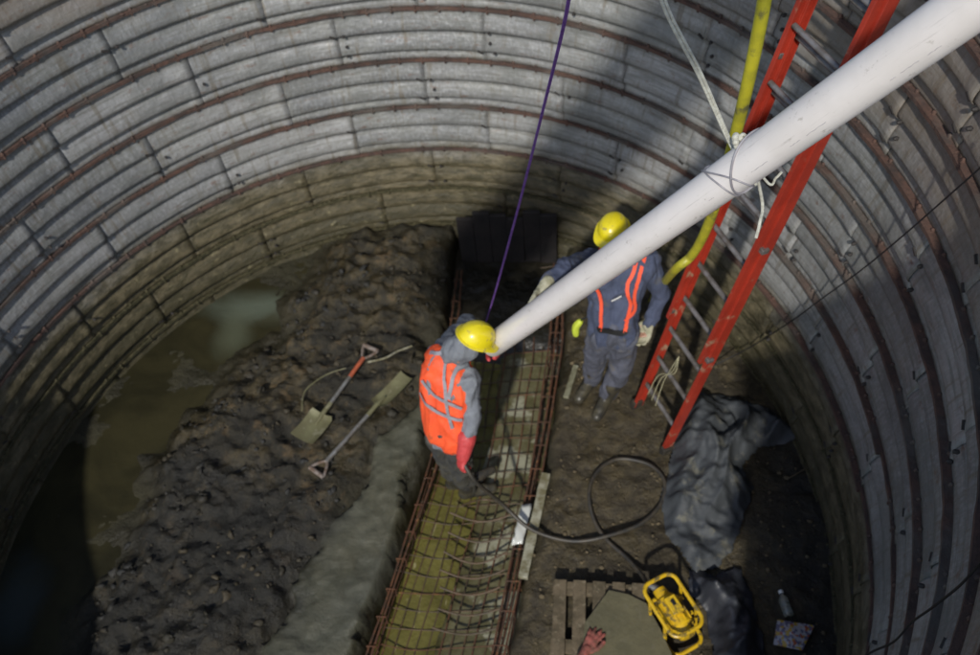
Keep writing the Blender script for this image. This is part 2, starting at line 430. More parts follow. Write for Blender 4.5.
# ------------------------------------------------------------------ shaft liner
PROFILE = [(0, .020), (.05, .020), (.10, .012), (.15, .003), (.175, .006), (.205, .034), (.225, .042), (.26, .043), (.32, .038), (.40, .028), (.48, .014),
           (.535, .003), (.565, .006), (.60, .034), (.625, .042), (.66, .043), (.72, .038), (.80, .027), (.88, .014), (.94, .009), (1.0, .009)]
shaft = empty('shaft_wall', (0, 0, 0), 'round shaft wall of bolted corrugated galvanised steel plates with rusted seams', 'shaft wall')
NP = 18; DTH = 2*PI/NP
def pt(th, z, off):
    r = rad(th) - off; return (r*math.cos(th), r*math.sin(th), z)
def make_plate(k, th0, dth, idx):
    nu = 20 if dth < .5 else int(dth*50)
    ov = .010 if dth < .5 else 0
    z0 = k*CH + .009; h = CH - .018
    proud = .004 + .005*random.random()
    dent = random.uniform(-.006, .006); ph = random.random()*6
    mb = MB(); arc = []
    for layer in (0, 1):
        for i in range(nu+1):
            th = th0 + (dth + ov)*i/nu
            lap = proud*ss(.12, 0, i/nu) + .0
            for f, o in PROFILE:
                d = dent*math.sin(PI*i/nu)*math.sin(PI*f) + .0045*noise.noise(V((th*3+ph, f*2+k, idx)))
                x = pt(th, z0 + f*h, o + d + lap - layer*.006)
                mb.v.append(x); arc.append(th*R0)
    P = len(PROFILE); Lr = (nu+1)*P
    for i in range(nu):
        for j in range(P-1):
            a = i*P+j; mb.f.append((a, a+1, a+P+1, a+P)); b = a+Lr; mb.f.append((b, b+P, b+P+1, b+1))
    for j in range(P-1):
        a = j; mb.f.append((a, a+Lr, a+Lr+1, a+1)); a = nu*P+j; mb.f.append((a, a+1, a+Lr+1, a+Lr))
    for i in range(nu):
        a = i*P; mb.f.append((a, a+P, a+P+Lr, a+Lr)); a = i*P+P-1; mb.f.append((a, a+Lr, a+P+Lr, a+P))
    me = mb.mesh('liner_plate'); me.materials.append(M['wall']); me.materials.append(M['black'])
    at_ = me.attributes.new('arc', 'FLOAT', 'POINT')
    at_.data.foreach_set('value', arc + [0]*(len(me.vertices)-len(arc)))
    me.polygons.foreach_set('use_smooth', [True]*len(me.polygons))
    return me
def seen_arc(k):
    if k >= 3: return (-48, 168)
    # degrees of arc the photo can plausibly see, per course
    return (-48, 192)
vis_count = 0
for k in range(-1, 9):
    ringoff = (k % 2)*.5 + .12*((k*7) % 5)/5 - .07
    lo, hi = seen_arc(k)
    first = None; last = None
    for i in range(-4, 14):
        th0 = (i+ringoff)*DTH; mid = math.degrees(th0 + DTH/2)
        if not (lo < mid < hi): continue
        # plates the frame cannot hold are merged in the rest of the course
        c = V(pt(th0+DTH/2, (k+.5)*CH, 0)); q = c - CAM
        cz = -(V((AX[0].z, AX[1].z, AX[2].z)).dot(q)); cx_ = V((AX[0].x, AX[1].x, AX[2].x)).dot(q)/cz*FPX+CX0; cy_ = CY0-V((AX[0].y, AX[1].y, AX[2].y)).dot(q)/cz*FPX
        vis = cz > .5 and -110 < cx_ < 1090 and -60 < cy_ < 760
        me = make_plate(k, th0, DTH, i+k*20)
        o = link(bpy.data.objects.new('liner_plate' if vis else 'upper_liner_plate', me)); o.parent = shaft
        vis_count += vis
        first = th0 if first is None else first; last = th0 + DTH
        # slot holes, bolt heads beside each lap
        mb = MB()
        if (i*5+k*3) % 7 < 5:
         for f, w in ((.235, .055), (.62, .05), (.42, .03)):
            if random.random() < .35: continue
            a = th0 - .018 + random.uniform(-.006, .006)
            z = k*CH + f*CH
            p = V(pt(a, z, .046)); n = V((-math.cos(a), -math.sin(a), 0)); tg = V((-math.sin(a), math.cos(a), 0))
            mb.cap(p+n*.004, p+n*.012, .011, .010, 6)
        for kk in range(2):
            if random.random() < .3: continue
            a = th0 + .014 + random.uniform(-.003, .003); z = k*CH + (.2, .60)[kk]*CH
            p = V(pt(a, z+.012, .048)); tg = V((-math.sin(a), math.cos(a), .5)).normalized()
            mb.beam(p - tg*.020, p + tg*.020, .012, .012)
        if mb.v: b = mb.build('lap_bolts', M['dkbolt'], None, smooth=False); b.parent = o
    if k <= 2:      # the near side, behind and below the camera
        me = make_plate(k, last, (first + 2*PI) - last, 99)
        me.name = 'near_liner_course'; o = link(bpy.data.objects.new('near_liner_course', me)); o.parent = shaft
print('visible plates', vis_count)
for k in range(0, 10):
    full = k <= 3
    t0, t1 = (0, 2*PI) if full else (math.radians(-50), math.radians(170))
    n = int((t1-t0)*70); mb = MB(); vs = []
    z = k*CH
    for i in range(n+1):
        th = t0+(t1-t0)*i/n
        w = .036 + .020*ss(1.2, .2, th)*(k > 1) + .007*noise.noise(V((th*9, k, 0))) + .004*noise.noise(V((th*31, k, 0)))
        th_ = .6+noise.noise(V((th*6, k, 8)))
        dz = .002*noise.noise(V((th*9, k, 5)))
        vs += [pt(th, z-.0088+dz-.003*th_, -.004), pt(th, z-.0088+dz-.003*th_, w), pt(th, z+.0088+dz+.004*th_, w), pt(th, z+.0088+dz+.004*th_, -.004)]
    fs = []
    for i in range(n):
        for j in range(4):
            l = (j+1) % 4; fs.append((i*4+j, i*4+l, (i+1)*4+l, (i+1)*4+j))
    fs += [(0, 1, 2, 3), (n*4+3, n*4+2, n*4+1, n*4)]
    mb.add(vs, fs)
    for i in range(int((t1-t0)/.056)):
        th = t0 + i*.056 + .02
        if random.random() < .22: continue
        p = V(pt(th, z, .028+random.uniform(-.004, .004)))
        mb.cap(p+V((0, 0, .008)), p+V((0, 0, random.uniform(.013, .021))), .0115, .0105, 6)
        mb.cap(p-V((0, 0, .021)), p-V((0, 0, .009)), .009, .011, 6)
        if random.random() < .45:   # mortar crumbs lodged on the ledge
            q = V(pt(th+.02, z+.010, .030)); mb.ball(q, (random.uniform(.006, .018), random.uniform(.006, .012), .008), 6, 4)
    mb.build('bolted_flange', M['flange'], shaft)

# ------------------------------------------------------------------ pit floor
def W2(pts, z=0): return [tuple(at(x, y, z).xy) for x, y in pts]
TL = [V(p) for p in [(-.50, -2.6), (-.22, -.71), (.10, .79), (.12, 1.7), (.13, 2.95)]]
TR = [V(p) for p in [(.35, -2.6), (.69, -.69), (.90, .60), (1.03, 1.67), (1.06, 2.95)]]
def xedge(line, y):
    for a, b in zip(line, line[1:]):
        if y <= b.y or b is line[-1]:
            t = (y-a.y)/(b.y-a.y); return a.x + (b.x-a.x)*t
    return line[-1].x
def T(y, t): 
    a, b = xedge(TL, y), xedge(TR, y); return a + (b-a)*t
HEAP = W2([(312, 286), (321, 262), (326, 236), (420, 222), (448, 225), (441, 300), (430, 398), (385, 425), (362, 480), (330, 545), (285, 600), (252, 665), (225, 720), (60, 720), (88, 600), (140, 520), (150, 455), (205, 400), (258, 346), (290, 316)])
BANK = W2([(432, 395), (420, 440), (345, 700), (245, 700), (280, 610), (325, 545), (365, 490), (380, 430)])
BROWN = W2([(570, 200), (562, 340), (545, 480), (518, 600), (480, 720), (900, 720), (900, 300), (800, 250), (700, 200)])
BLK = W2([(150, 430), (235, 455), (300, 500), (345, 530), (300, 620), (265, 720), (40, 720), (80, 590), (130, 500)])
DARK_R = W2([(770, 420), (760, 540), (780, 700), (905, 700), (880, 480), (820, 380)])  # floor area toned darker at the far right
NZ = noise.noise
def fields(x, y):
    p = V((x, y, 0)); w = V((x+.09*NZ(p*3.1), y+.09*NZ(p*3.1+V((5, 5, 0)))))
    w += V((.03*NZ(p*11), .03*NZ(p*11+V((3, 9, 0)))))
    h = ss(-.20, .30, sdist(w, HEAP)+.13*NZ(p*4)+.05*NZ(p*10)); b = ss(-.008, .012, sdist(w, BANK)+.022*NZ(p*16)+.012*NZ(p*38)); r = ss(-.05, .10, sdist(w, BROWN)); wt = max(ss(-.1, .25, sdist(w, DARK_R)), ss(-.12, .28, sdist(w, BLK)+.30*NZ(p*2.3)))
    return h, b, r, wt
def gz_f(x, y):
    h, b, r, wt = fields(x, y); p = V((x, y, 0))
    clod = NZ(p*7)*.5 + NZ(p*14)*.32 + NZ(p*27)*.22
    rid = 1-2*abs(NZ(p*5+V((9, 2, 0))))
    z = -.100 + .032*NZ(p*1.3+V((2, 2, 0))) + .018*NZ(p*4) + .008*NZ(p*22)
    hz = .075 + .10*NZ(p*1.2+V((4, 0, 0))) + .065*clod + .045*rid + .030*abs(NZ(p*19)) + .020*NZ(p*48)
    z = z*(1-h) + hz*h
    bz = .040 + .025*NZ(p*3) + .016*NZ(p*9) + .010*NZ(p*24) + .006*NZ(p*50)
    z = z*(1-b) + bz*b
    rz = .0 + .035*NZ(p*2.2) + .022*NZ(p*8) + .010*NZ(p*20)
    z = z*(1-r) + rz*r
    e = .020*NZ(V((x*0, y*6, 1))) + .012*NZ(V((x*0, y*17, 4)))
    d = min(x - xedge(TL, y) + e, xedge(TR, y) + e - x)
    tr = ss(-.03, .035, d)
    lip = ss(-.22, -.02, d)*(1-r)*(y > -5)
    z = z*(1-.25*lip)
    z = z*(1-tr) + (-.46 + .02*NZ(p*9))*tr
    return z, h*(1-b), b*(1-tr), r, wt, tr
GN = 300; GS = 6.3/GN; GX0 = -3.15
grid = [[None]*(GN+1) for _ in range(GN+1)]
mb = MB(); A = {'heap': [], 'bank': [], 'brown': [], 'wet': []}
idx = {}
for i in range(GN+1):
    for j in range(GN+1):
        x = GX0+i*GS; y = GX0+j*GS
        if math.hypot(x, y) > 3.12: continue
        if y < -1.3:
            z, h, b, r, wt, tr = 0, 0, 0, 1, 0, 0
        else: z, h, b, r, wt, tr = gz_f(x, y)
        grid[i][j] = z; idx[(i, j)] = len(mb.v); mb.v.append((x, y, z))
        A['heap'].append(h); A['bank'].append(b); A['brown'].append(r*(1-tr)); A['wet'].append(min(1, wt*.92))
for (i, j), a in idx.items():
    b, c, d = idx.get((i+1, j)), idx.get((i+1, j+1)), idx.get((i, j+1))
    if b is not None and c is not None and d is not None: mb.f.append((a, b, c, d))
me = mb.mesh('pit_floor'); me.materials.append(M['floor'])
for k_, v_ in A.items(): me.attributes.new(k_, 'FLOAT', 'POINT').data.foreach_set('value', v_)
me.polygons.foreach_set('use_smooth', [True]*len(me.polygons))
tag(link(bpy.data.objects.new('pit_floor', me)), kind='structure')
def gz(x, y):
    i = (x-GX0)/GS; j = (y-GX0)/GS; a, b = int(i), int(j)
    try:
        q = [grid[a][b], grid[a+1][b], grid[a][b+1], grid[a+1][b+1]]
        if None in q: return 0
    except IndexError: return 0
    u, v = i-a, j-b
    return q[0]*(1-u)*(1-v)+q[1]*u*(1-v)+q[2]*(1-u)*v+q[3]*u*v
def ag(px, py, lift=0):
    z = 0
    for _ in range(6):
        p = at(px, py, z+lift); z = gz(p.x, p.y)
    return at(px, py, z+lift)
def sheet(name, poly, z, m, label=None, **k):
    mb = MB(); mb.add([(x, y, z) for x, y in poly], [tuple(range(len(poly)))]); o = mb.build(name, m, smooth=False); tag(o, kind='structure'); return o
cp = [(3.02*math.cos(a*PI/36), 3.02*math.sin(a*PI/36)) for a in range(17, 57)]
sheet('muddy_water', [(-.62, .35), (-.06, .75)] + [(x, y) for x, y in cp if (x < -.06 and y > 0) or (x < -.62)], -.088, M['pool'])
tw = [(T(y, -.03), y) for y in [i*.2-2.2 for i in range(26)] if y < 2.9]
tw2 = [(T(y, 1.0), y) for y in [i*.2-2.2 for i in range(26)] if y < 2.9][::-1]
sheet('trench_water', tw+tw2, -.30, M['trench_water'])
# clods on the spoil heap: uncountable
mb = MB(); rr = random.Random(3); cnt = 0
while cnt < 700:
    x = rr.uniform(-2.6, .2); y = rr.uniform(-1.2, 2.9)
    if not inside((x, y), HEAP) or sdist((x, y), BANK) > -.02 or x > xedge(TL, y)-.05: continue
    if math.hypot(x, y) > 2.7: continue
    if NZ(V((x*2, y*2, 3))) < -.25: continue
    s = min(.042, .006 + rr.expovariate(1/.009)); c = V((x, y, gz(x, y)-s*.05))
    rot = Matrix.Rotation(rr.uniform(0, 6), 3, V((rr.random(), rr.random(), rr.random()+.1)).normalized())
    n0 = len(mb.v); mb.ball(c, (s, s*rr.uniform(.55, .95), s*rr.uniform(.4, .7)), 8, 6, rot)
    for q in range(n0, len(mb.v)):
        v = V(mb.v[q]); d = v-c; mb.v[q] = tuple(c + d*(1+.8*NZ(v*34+V((cnt, 0, 0)))))
    cnt += 1
M['clod'] = mat('clay_clod', (.022, .019, .010), .7, 0, (.048, .037, .019), 2.2, bump=.01, bscale=40, var2=(.016, .016, .014), v2scale=1.3, v2lo=.45, v2hi=.6)
tag(mb.build('spoil_clods', M['clod'], sharp=1.2), 'lumpy clods of dark clay scattered over the spoil heap', 'clods', kind='stuff')
mb = MB(); cnt = 0
while cnt < 700:
    x = rr.uniform(.6, 2.7); y = rr.uniform(-1.0, 2.6)
    if x < xedge(TR, y)+.05 or math.hypot(x, y) > 2.65: continue
    s = min(.022, .004 + rr.expovariate(1/.005)); c = V((x, y, gz(x, y)+s*.2))
    rot = Matrix.Rotation(rr.uniform(0, 6), 3, V((rr.random(), rr.random(), rr.random()+.1)).normalized())
    n0 = len(mb.v); mb.ball(c, (s, s*rr.uniform(.6, .95), s*.6), 7, 5, rot)
    for q in range(n0, len(mb.v)):
        v = V(mb.v[q]); d = v-c; mb.v[q] = tuple(c + d*(1+.4*NZ(v*40+V((cnt, 0, 0)))))
    cnt += 1
M['crumb'] = mat('brown_crumb', (.07, .055, .03), .85, 0, (.13, .10, .055), 3, bump=.006, bscale=50)
tag(mb.build('soil_crumbs', M['crumb'], sharp=1.2), 'brown soil crumbs strewn over the floor right of the trench', 'soil crumbs', kind='stuff')

# site ground round the shaft, lowered on the unseen side to let sun in
mb = MB(); rings = [0, .05, .6, 2, 6, 20, 60, 200]; NA = 96
def rimz(th):
    a = (math.degrees(th)+360) % 360
    lowf = ss(158, 174, a)*ss(317, 306, a)
    return 3.70*(1-lowf) + 1.25*lowf
for a in range(NA):
    th = 2*PI*a/NA
    for q, e in enumerate(rings):
        r = rad(th)+.03+e; z = rimz(th) + .05*NZ(V((math.cos(th)*r*.6, math.sin(th)*r*.6, 0)))*(e > .1)
        mb.v.append((r*math.cos(th), r*math.sin(th), z if q else z-.3))
Q = len(rings)
for a in range(NA):
    b = (a+1) % NA
    for q in range(Q-1): mb.f.append((a*Q+q, a*Q+q+1, b*Q+q+1, b*Q+q))
tag(mb.build('ground', M['ground']), kind='structure')

# ------------------------------------------------------------------ trench contents
slab = MB(); ys = [i*.1-1.4 for i in range(38)]; vs = []; fs = []
for i, y in enumerate(ys):
    for j, t in enumerate((.47, .55, .65, .75, .87, 1.01)):
        tt = t + (.06*NZ(V((y*2.2, 1, 0)))+.03*NZ(V((y*9, 1, 5))) if j == 0 else 0)
        vs.append((T(y, tt), y, -.285 + (0 if j == 0 else .02*NZ(V((y*4, j*.9, 2)))+.012)))
for i in range(len(ys)-1):
    for j in range(5): a = i*6+j; fs.append((a, a+1, a+7, a+6))
slab.add(vs, fs)
o = slab.build('concrete_slab', M['slab']); m = o.modifiers.new('s', 'SOLIDIFY'); m.thickness = .06; m.offset = -1
tag(o, 'muddy grey concrete strip just above the olive water along the trench', 'concrete strip')
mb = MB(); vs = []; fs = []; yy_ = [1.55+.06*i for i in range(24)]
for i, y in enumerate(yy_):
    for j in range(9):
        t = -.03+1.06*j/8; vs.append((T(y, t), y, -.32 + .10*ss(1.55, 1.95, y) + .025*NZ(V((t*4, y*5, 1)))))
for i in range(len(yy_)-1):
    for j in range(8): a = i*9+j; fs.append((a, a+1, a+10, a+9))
mb.add(vs, fs); tag(mb.build('trench_shade', M['shade_dark'], sharp=2), kind='structure')  # near-black sheet over the water paints the shade at the far end
mat_ = empty('rebar_mat', (.4, .3, -.15), 'rusty steel rebar mat lying in the long flooded trench', 'rebar mat')
rr = random.Random(11)
for t in (.10, .17, .25, .33, .41, .50, .58, .66, .74, .82):
    pts = [(T(y, t)+rr.uniform(-.008, .008), y, (-.295 if t < .45 else -.245)+rr.uniform(-.012, .012)) for y in [i*.35-1.5 for i in range(13)] if y < 2.7]
    MB().tube(spline(pts, 4), .0050, 6).build('lengthwise_bar', M['rust'] if t in (.10, .50, .74) else M['rebar_dark'], mat_)
y = -1.35; i = 0
while y < 2.65:
    dy = rr.uniform(-.02, .02); z = -.25+rr.uniform(-.015, .01)
    pts = [(T(y, .02), y+.0+dy, z+.02), (T(y, .3), y+rr.uniform(-.01, .01), -.298+rr.uniform(-.006, .006)), (T(y, .6), y-rr.uniform(-.01, .015), z), (T(y, .93), y+rr.uniform(-.02, .02), z+.03)]
    MB().tube(spline(pts, 5), .0040, 6).build('cross_bar', M['rebar_dark'] if i % 3 else M['rust'], mat_)
    y += .125+rr.uniform(-.01, .01); i += 1
def cage(name, ts, zs, label, stirrup_t):
    e = empty(name, (T(.5, ts[0]), .5, -.1), label, 'rebar cage')
    for t in ts:
        for z in zs:
            pts = [(T(y, t)+rr.uniform(-.010, .010), y, z+rr.uniform(-.008, .008)) for y in [i*.4-1.5 for i in range(11)] if y < 2.7]
            MB().tube(spline(pts, 4), .0068, 6).build('main_bar', M['rust'], e)
    y = -1.4
    t0, t1 = stirrup_t
    while y < 2.5:
        a, b = T(y, t0), T(y, t1); yy = y+rr.uniform(-.01, .01)
        z0, z1 = zs[0]-.012, zs[-1]+.012
        MB().tube([(a, yy, z0), (b, yy, z0), (b, yy, z1), (a, yy, z1)], .0045, 5, closed=True).build('stirrup', M['rust'], e)
        y += .20+rr.uniform(-.02, .02)
    return e
cage('rebar_cage', (.03, .075), (-.24, -.15), 'narrow rusty rebar cage along the left bank of the trench', (.018, .082))
cage('rebar_cage', (.895, .94, .985), (-.19, -.06), 'rusty rebar cage bundled along the right side of the trench', (.888, .992))
# sagging ribbed hoops over the slab
hoops = empty('hoop_row', (.55, .2, -.2), 'row of thin dark sagging hoops lying across the muddy concrete strip', 'hoops')
for py, x0, x1, sag in ((503, 462, 507, -6), (516, 450, 515, 9), (536, 448, 512, 10), (556, 444, 508, 12), (573, 440, 505, 9), (590, 440, 500, 8), (611, 438, 500, 7), (630, 432, 498, 7)):
    pts = [at(x0+(x1-x0)*q/4, py-sag*.4+sag*math.sin(PI*q/4), -.19+.02*abs(q-2)) for q in range(5)]
    MB().tube(spline(pts, 5), .007, 6).build('hoop', M['rebar_dark'], hoops)
def plank(name, a, b, w, h, m, label, cat, group=None, up=V((0, 0, 1))):
    mb = MB(); a, b = V(a), V(b); d = (b-a); L = d.length; d.normalize(); x = d.cross(up).normalized(); z = x.cross(d)
    n = 12; vs = []; fs = []
    for i in range(n+1):
        p = a + d*L*i/n + x*.004*NZ(V((i*.8, a.x*9, 2))) + z*.004*NZ(V((i*.6, a.y*9, 7)))
        for s1, s2 in ((-1, -1), (1, -1), (1, 1), (-1, 1)): vs.append(p + x*(w/2+.003*NZ(V((i*2., s1, s2))))*s1 + z*h/2*s2)
    for i in range(n):
        for j in range(4): l = (j+1) % 4; fs.append((i*4+j, i*4+l, i*4+4+l, i*4+4+j))
    fs += [(3, 2, 1, 0), (n*4, n*4+1, n*4+2, n*4+3)]
    mb.add(vs, fs); o = mb.build(name, m, bevel=.003)
    return tag(o, label, cat, group)
plank('timber_edge', at(546, 474, .0), at(523, 578, .0), .062, .04, M['pale_wood'], 'wet pale timber strip on the right lip of the trench', 'timber strip')
plank('timber_batten', at(576, 366, .02), at(566, 398, .02), .040, .03, M['wetslab'], 'short pale batten on the trench lip beside the blue-clad worker', 'timber batten')
# plastic sleeve on the cage
mb = MB(); p0, p1 = at(527, 505, -.02), at(517, 545, -.02)
vs = []; fs = []
for i in range(9):
    for j in range(5):
        p = p0.lerp(p1, i/8) + V((1, .15, 0))*(j-2)*.018 + V((0, 0, .03*NZ(V((i*.9, j*1.3, 4)))+.015))
        vs.append(p)
for i in range(8):
    for j in range(4): a = i*5+j; fs.append((a, a+5, a+6, a+1))
mb.add(vs, fs); M['film'] = mat('clear_wet_film', (.55, .56, .52), .12, coat=.4)
o = mb.build('plastic_scrap', M['film'], sharp=2); mod = o.modifiers.new('s', 'SOLIDIFY'); mod.thickness = .003
tag(o, 'shiny crumpled scrap of clear plastic on the right rebar cage', 'plastic scrap')
# shoring panel across the far trench end, shade painted into its near-black boards
sh = empty('shoring_panel', at(490, 260, .2), 'timber shoring panel, its colour darkened for shade, at the far end of the trench', 'shoring')
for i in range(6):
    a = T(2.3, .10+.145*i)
    MB().box((a+.03, 2.66-.004*(i % 2), .0+.035*((i*2) % 3)), (.132, .030, .64), Matrix.Rotation(.06, 3, 'X')).build('upright_board', M['shade_wood'], sh, bevel=.004)

# ------------------------------------------------------------------ long white pipe
P0, P1 = dep(493, 345, 5.45), dep(919, 41.5, 2.42)
ud = (P1-P0).normalized(); PE = P1 + ud*1.5; PD = .142
o = bpy.data.objects.new('white_pipe', None)
def frame_from(a, b):
    z = (b-a).normalized(); x = z.cross(V((0, 0, 1))).normalized(); y = z.cross(x)
    return Matrix((x, y, z)).transposed().to_4x4()
L_ = (PE-P0).length
mb = MB(); n = 48; vs = []; fs = []
hs = [i*L_/24 for i in range(25)]
for lay, rr_ in ((0, PD/2), (1, PD/2-.006)):
    for h in hs:
        for k in range(n): vs.append((rr_*math.cos(2*PI*k/n), rr_*math.sin(2*PI*k/n), h))
H = len(hs)
for i in range(H-1):
    for k in range(n):
        l = (k+1) % n; fs.append((i*n+k, i*n+l, (i+1)*n+l, (i+1)*n+k)); q = H*n; fs.append((q+i*n+k, q+(i+1)*n+k, q+(i+1)*n+l, q+i*n+l))
for k in range(n):
    l = (k+1) % n; q = H*n; fs.append((k, q+k, q+l, l)); e = (H-1)*n; fs.append((e+k, e+l, q+e+l, q+e+k))
mb.add(vs, fs); pipe = mb.build('white_pipe', M['pvc'])
pipe.matrix_world = Matrix.Translation(P0) @ frame_from(P0, PE)
tag(pipe, 'long white plastic pipe slanting down into the pit between the two workers', 'pipe')
def on_pipe(h, ang, r=PD/2+.001):
    """point on the pipe surface; ang 0 faces the camera"""
    c = P0+ud*h; f = (CAM-c); f = (f-ud*f.dot(ud)).normalized(); s_ = ud.cross(f)
    return c + (f*math.cos(ang)+s_*math.sin(ang))*r
def h_of(px):    # distance along the pipe at which its axis shows at column px
    lo, hi = 0, L_
    for _ in range(40):
        m_ = (lo+hi)/2; q = P0+ud*m_-CAM
        x = CX0 + FPX*(AX[0].x*q.x+AX[1].x*q.y+AX[2].x*q.z)/-(AX[0].z*q.x+AX[1].z*q.y+AX[2].z*q.z)
        if x < px: lo = m_
        else: hi = m_
    return lo
# worn print line along the pipe
M['ink'] = mat('worn_print', (.42, .39, .41), .5)
for (x0, x1, ang) in ((930, 944, .62), (904, 922, .60), (893, 899, .61), (812, 832, .5), (796, 806, .5), (758, 774, .45), (716, 721, .4)):
    a, b = h_of(x0), h_of(x1)
    MB().tube([on_pipe(a+(b-a)*i/9, ang+.012*math.sin(i*1.7+x0), PD/2+.0003) for i in range(10)], [.0003+.0008*abs(math.sin(i*2.3+x0)) for i in range(10)], 4).build('print_mark', M['ink'], pipe)

# ropes
tie = h_of(738)
rope = empty('white_rope', on_pipe(tie, 2.6), 'thin white rope hanging from above and knotted round the white pipe', 'rope')
mb = MB(); h0 = h_of(748)
top = dep(655, -40, 2.75)
knot = on_pipe(tie+.05, .9*-1, PD/2+.012)
for s_ in (-.006, .006):
    side = V((.9, .3, 0))*s_
    a = on_pipe(h0-.04, 1.7, PD/2+.008)
    mb.tube(spline([dep(654, -60, 2.72)+side, dep(664, 3, 2.78)+side, dep(700, 75, 2.95)+side, dep(733, 148, 3.18)+side*.6, a], 8), .0056, 7)
mb.build('hanging_line', M['white_rope'], rope)
kn = h_of(752)
for hh, tilt, r_ in ((h_of(730), .10, .0034), (h_of(726), .04, .0034), (h_of(752), -.10, .0042)):
    pts = [on_pipe(hh + tilt*math.sin(2*PI*i/40+.6) + .015*math.cos(4*PI*i/40), 2*PI*i/40, PD/2+r_) for i in range(40)]
    MB().tube(pts, r_, 6, closed=True).build('wrap', M['reflective'], rope)
mb = MB(); kp = on_pipe(h_of(757), -1.25, PD/2+.014)
for q in range(7):
    mb.ball(kp+V((random.uniform(-.014, .014), random.uniform(-.014, .014), random.uniform(-.014, .014))), .013, 8, 6)
mb.build('knot', M['white_rope'], rope, sharp=3)
mb = MB()
mb.tube(spline([kp, kp+V((.030, .01, -.0)), dep(762, 200, 3.3), dep(760, 222, 3.3), dep(756, 238, 3.32)], 8), .0062, 7)
mb.tube(spline([kp, dep(768, 183, 3.2), dep(776, 178, 3.18), dep(782, 172, 3.16)], 6), .0048, 6)
mb.build('tail', M['white_rope'], rope)
mb = MB()
for s_ in (-.0026, .0026):
    q = V((1, .2, 0))*s_
    mb.tube(spline([dep(572, -30, 2.5)+q, dep(565, 20, 2.75)+q, dep(543, 110, 3.5)+q, dep(519, 205, 4.4)+q, dep(497, 286, 5.3)+q, dep(486, 322, 5.75)+q*.5], 10), .0034, 6)
tag(mb.build('purple_rope', M['purple']), 'thin purple rope hanging slantwise into the trench', 'rope')
mb = MB()
mb.tube(spline([dep(769, -30, 3.0), dep(760, 25, 3.15), dep(744, 100, 3.5), dep(726, 170, 3.95), dep(708, 225, 4.4), dep(692, 255, 4.75), dep(672, 273, 5.05), ag(652, 300, .02), ag(640, 330, .03)], 10), .0245, 12)
tag(mb.build('yellow_hose', M['yellow_hose']), 'thick yellow hose hanging behind the white pipe beside the orange ladder', 'hose')
def cord(pxs, label, offs=.10, r=.0042, tail=None):
    pts = [on_wall(x, y, offs) for x, y in pxs]
    if tail: pts += tail
    tag(MB().tube(spline(pts, 8), r, 6).build('power_cable', M['cord']), label, 'cord')
cord([(1010, 140), (980, 168), (945, 199), (898, 240), (860, 271), (820, 300), (790, 322)], 'black cord crossing the upper right of the corrugated wall', .10, .0042, [ag(745, 350, .25), ag(700, 372, .05)])
cord([(1010, 535), (980, 564), (958, 587), (930, 609), (912, 622), (893, 642), (868, 654)], 'black cord drooping across the lower right of the corrugated wall', .10, .0048, [ag(840, 675, .02)])

# ------------------------------------------------------------------ ladder
LB, RB = ag(637, 404, .02), ag(665, 446, .02)
wv = (RB-LB); wv.z = 0; 
LT = dep(805, 8, 4.05)
ld = (LT-LB).normalized(); wv = wv - ld*wv.dot(ld); LW = .405; wv = wv.normalized()
ln = wv.cross(ld).normalized()
if ln.dot(CAM-LB) < 0: ln = -ln
LL = (LT-LB).length + .45
lad = empty('extension_ladder', LB, 'orange fibreglass extension ladder with grey rungs leaning in the shaft', 'ladder')
def rail(base, h0, h1, off, w=.032, d=.066, flip=1):
    mb = MB(); a = base+ld*h0+ln*off; b = base+ld*h1+ln*off
    mb.beam(a, b, w*.22, d, up=ln)                       # web
    for s_ in (-1, 1):
        mb.beam(a + ln*s_*(d/2-.003) + wv*flip*w*.42, b + ln*s_*(d/2-.003) + wv*flip*w*.42, w*.72, .006, up=ln)
    return mb.build('rail', M['orange_rail'], lad, bevel=.0015)
for side, fl in ((0, 1), (1, -1)):
    B_ = LB + wv*LW*side
    rl_ = rail(B_, 0, LL, 0, flip=fl)
    rail(B_ + wv*(.012 if side == 0 else -.012), 1.02, LL+.15, .052, .028, .058, flip=fl)
    mb = MB(); mb.beam(B_-ld*.03, B_+ld*.05, .045, .09, up=ln); mb.build('foot', M['black_rubber'], rl_, bevel=.004)
h = .26
while h < LL-.05:
    a = LB+ld*h; b = a+wv*LW
    MB().tube([a, b], .0155, 10).build('rung', M['alu'], lad)
    if h > 1.9:
        a2 = a+ln*.046+ld*.06; MB().tube([a2+wv*.022, a2+wv*(LW-.022)], .0145, 10).build('rung', M['alu'], lad)
    h += .305
for side in (0, 1):
    for h in (1.06, 2.0, 2.9): MB().box(LB+wv*LW*side+ld*h+ln*.03, (.042, .045, .03), Matrix((wv, ln, ld)).transposed()).build('guide_bracket', M['alu'], lad, bevel=.003)
tw_ = MB(); q = LB+wv*LW*.45+ld*.80
for k in range(3):
    tw_.tube(spline([q+ln*.02, q+ln*.04-ld*.12+wv*.02*k, q+ln*.03-ld*.30-wv*(.02+.03*k), q+ln*.06-ld*.5-wv*.05*(k-.5)], 6), .0022, 5)
tag(tw_.build('twine', M['twine']), 'loose pale twine dangling from a lower rung of the orange ladder', 'twine')

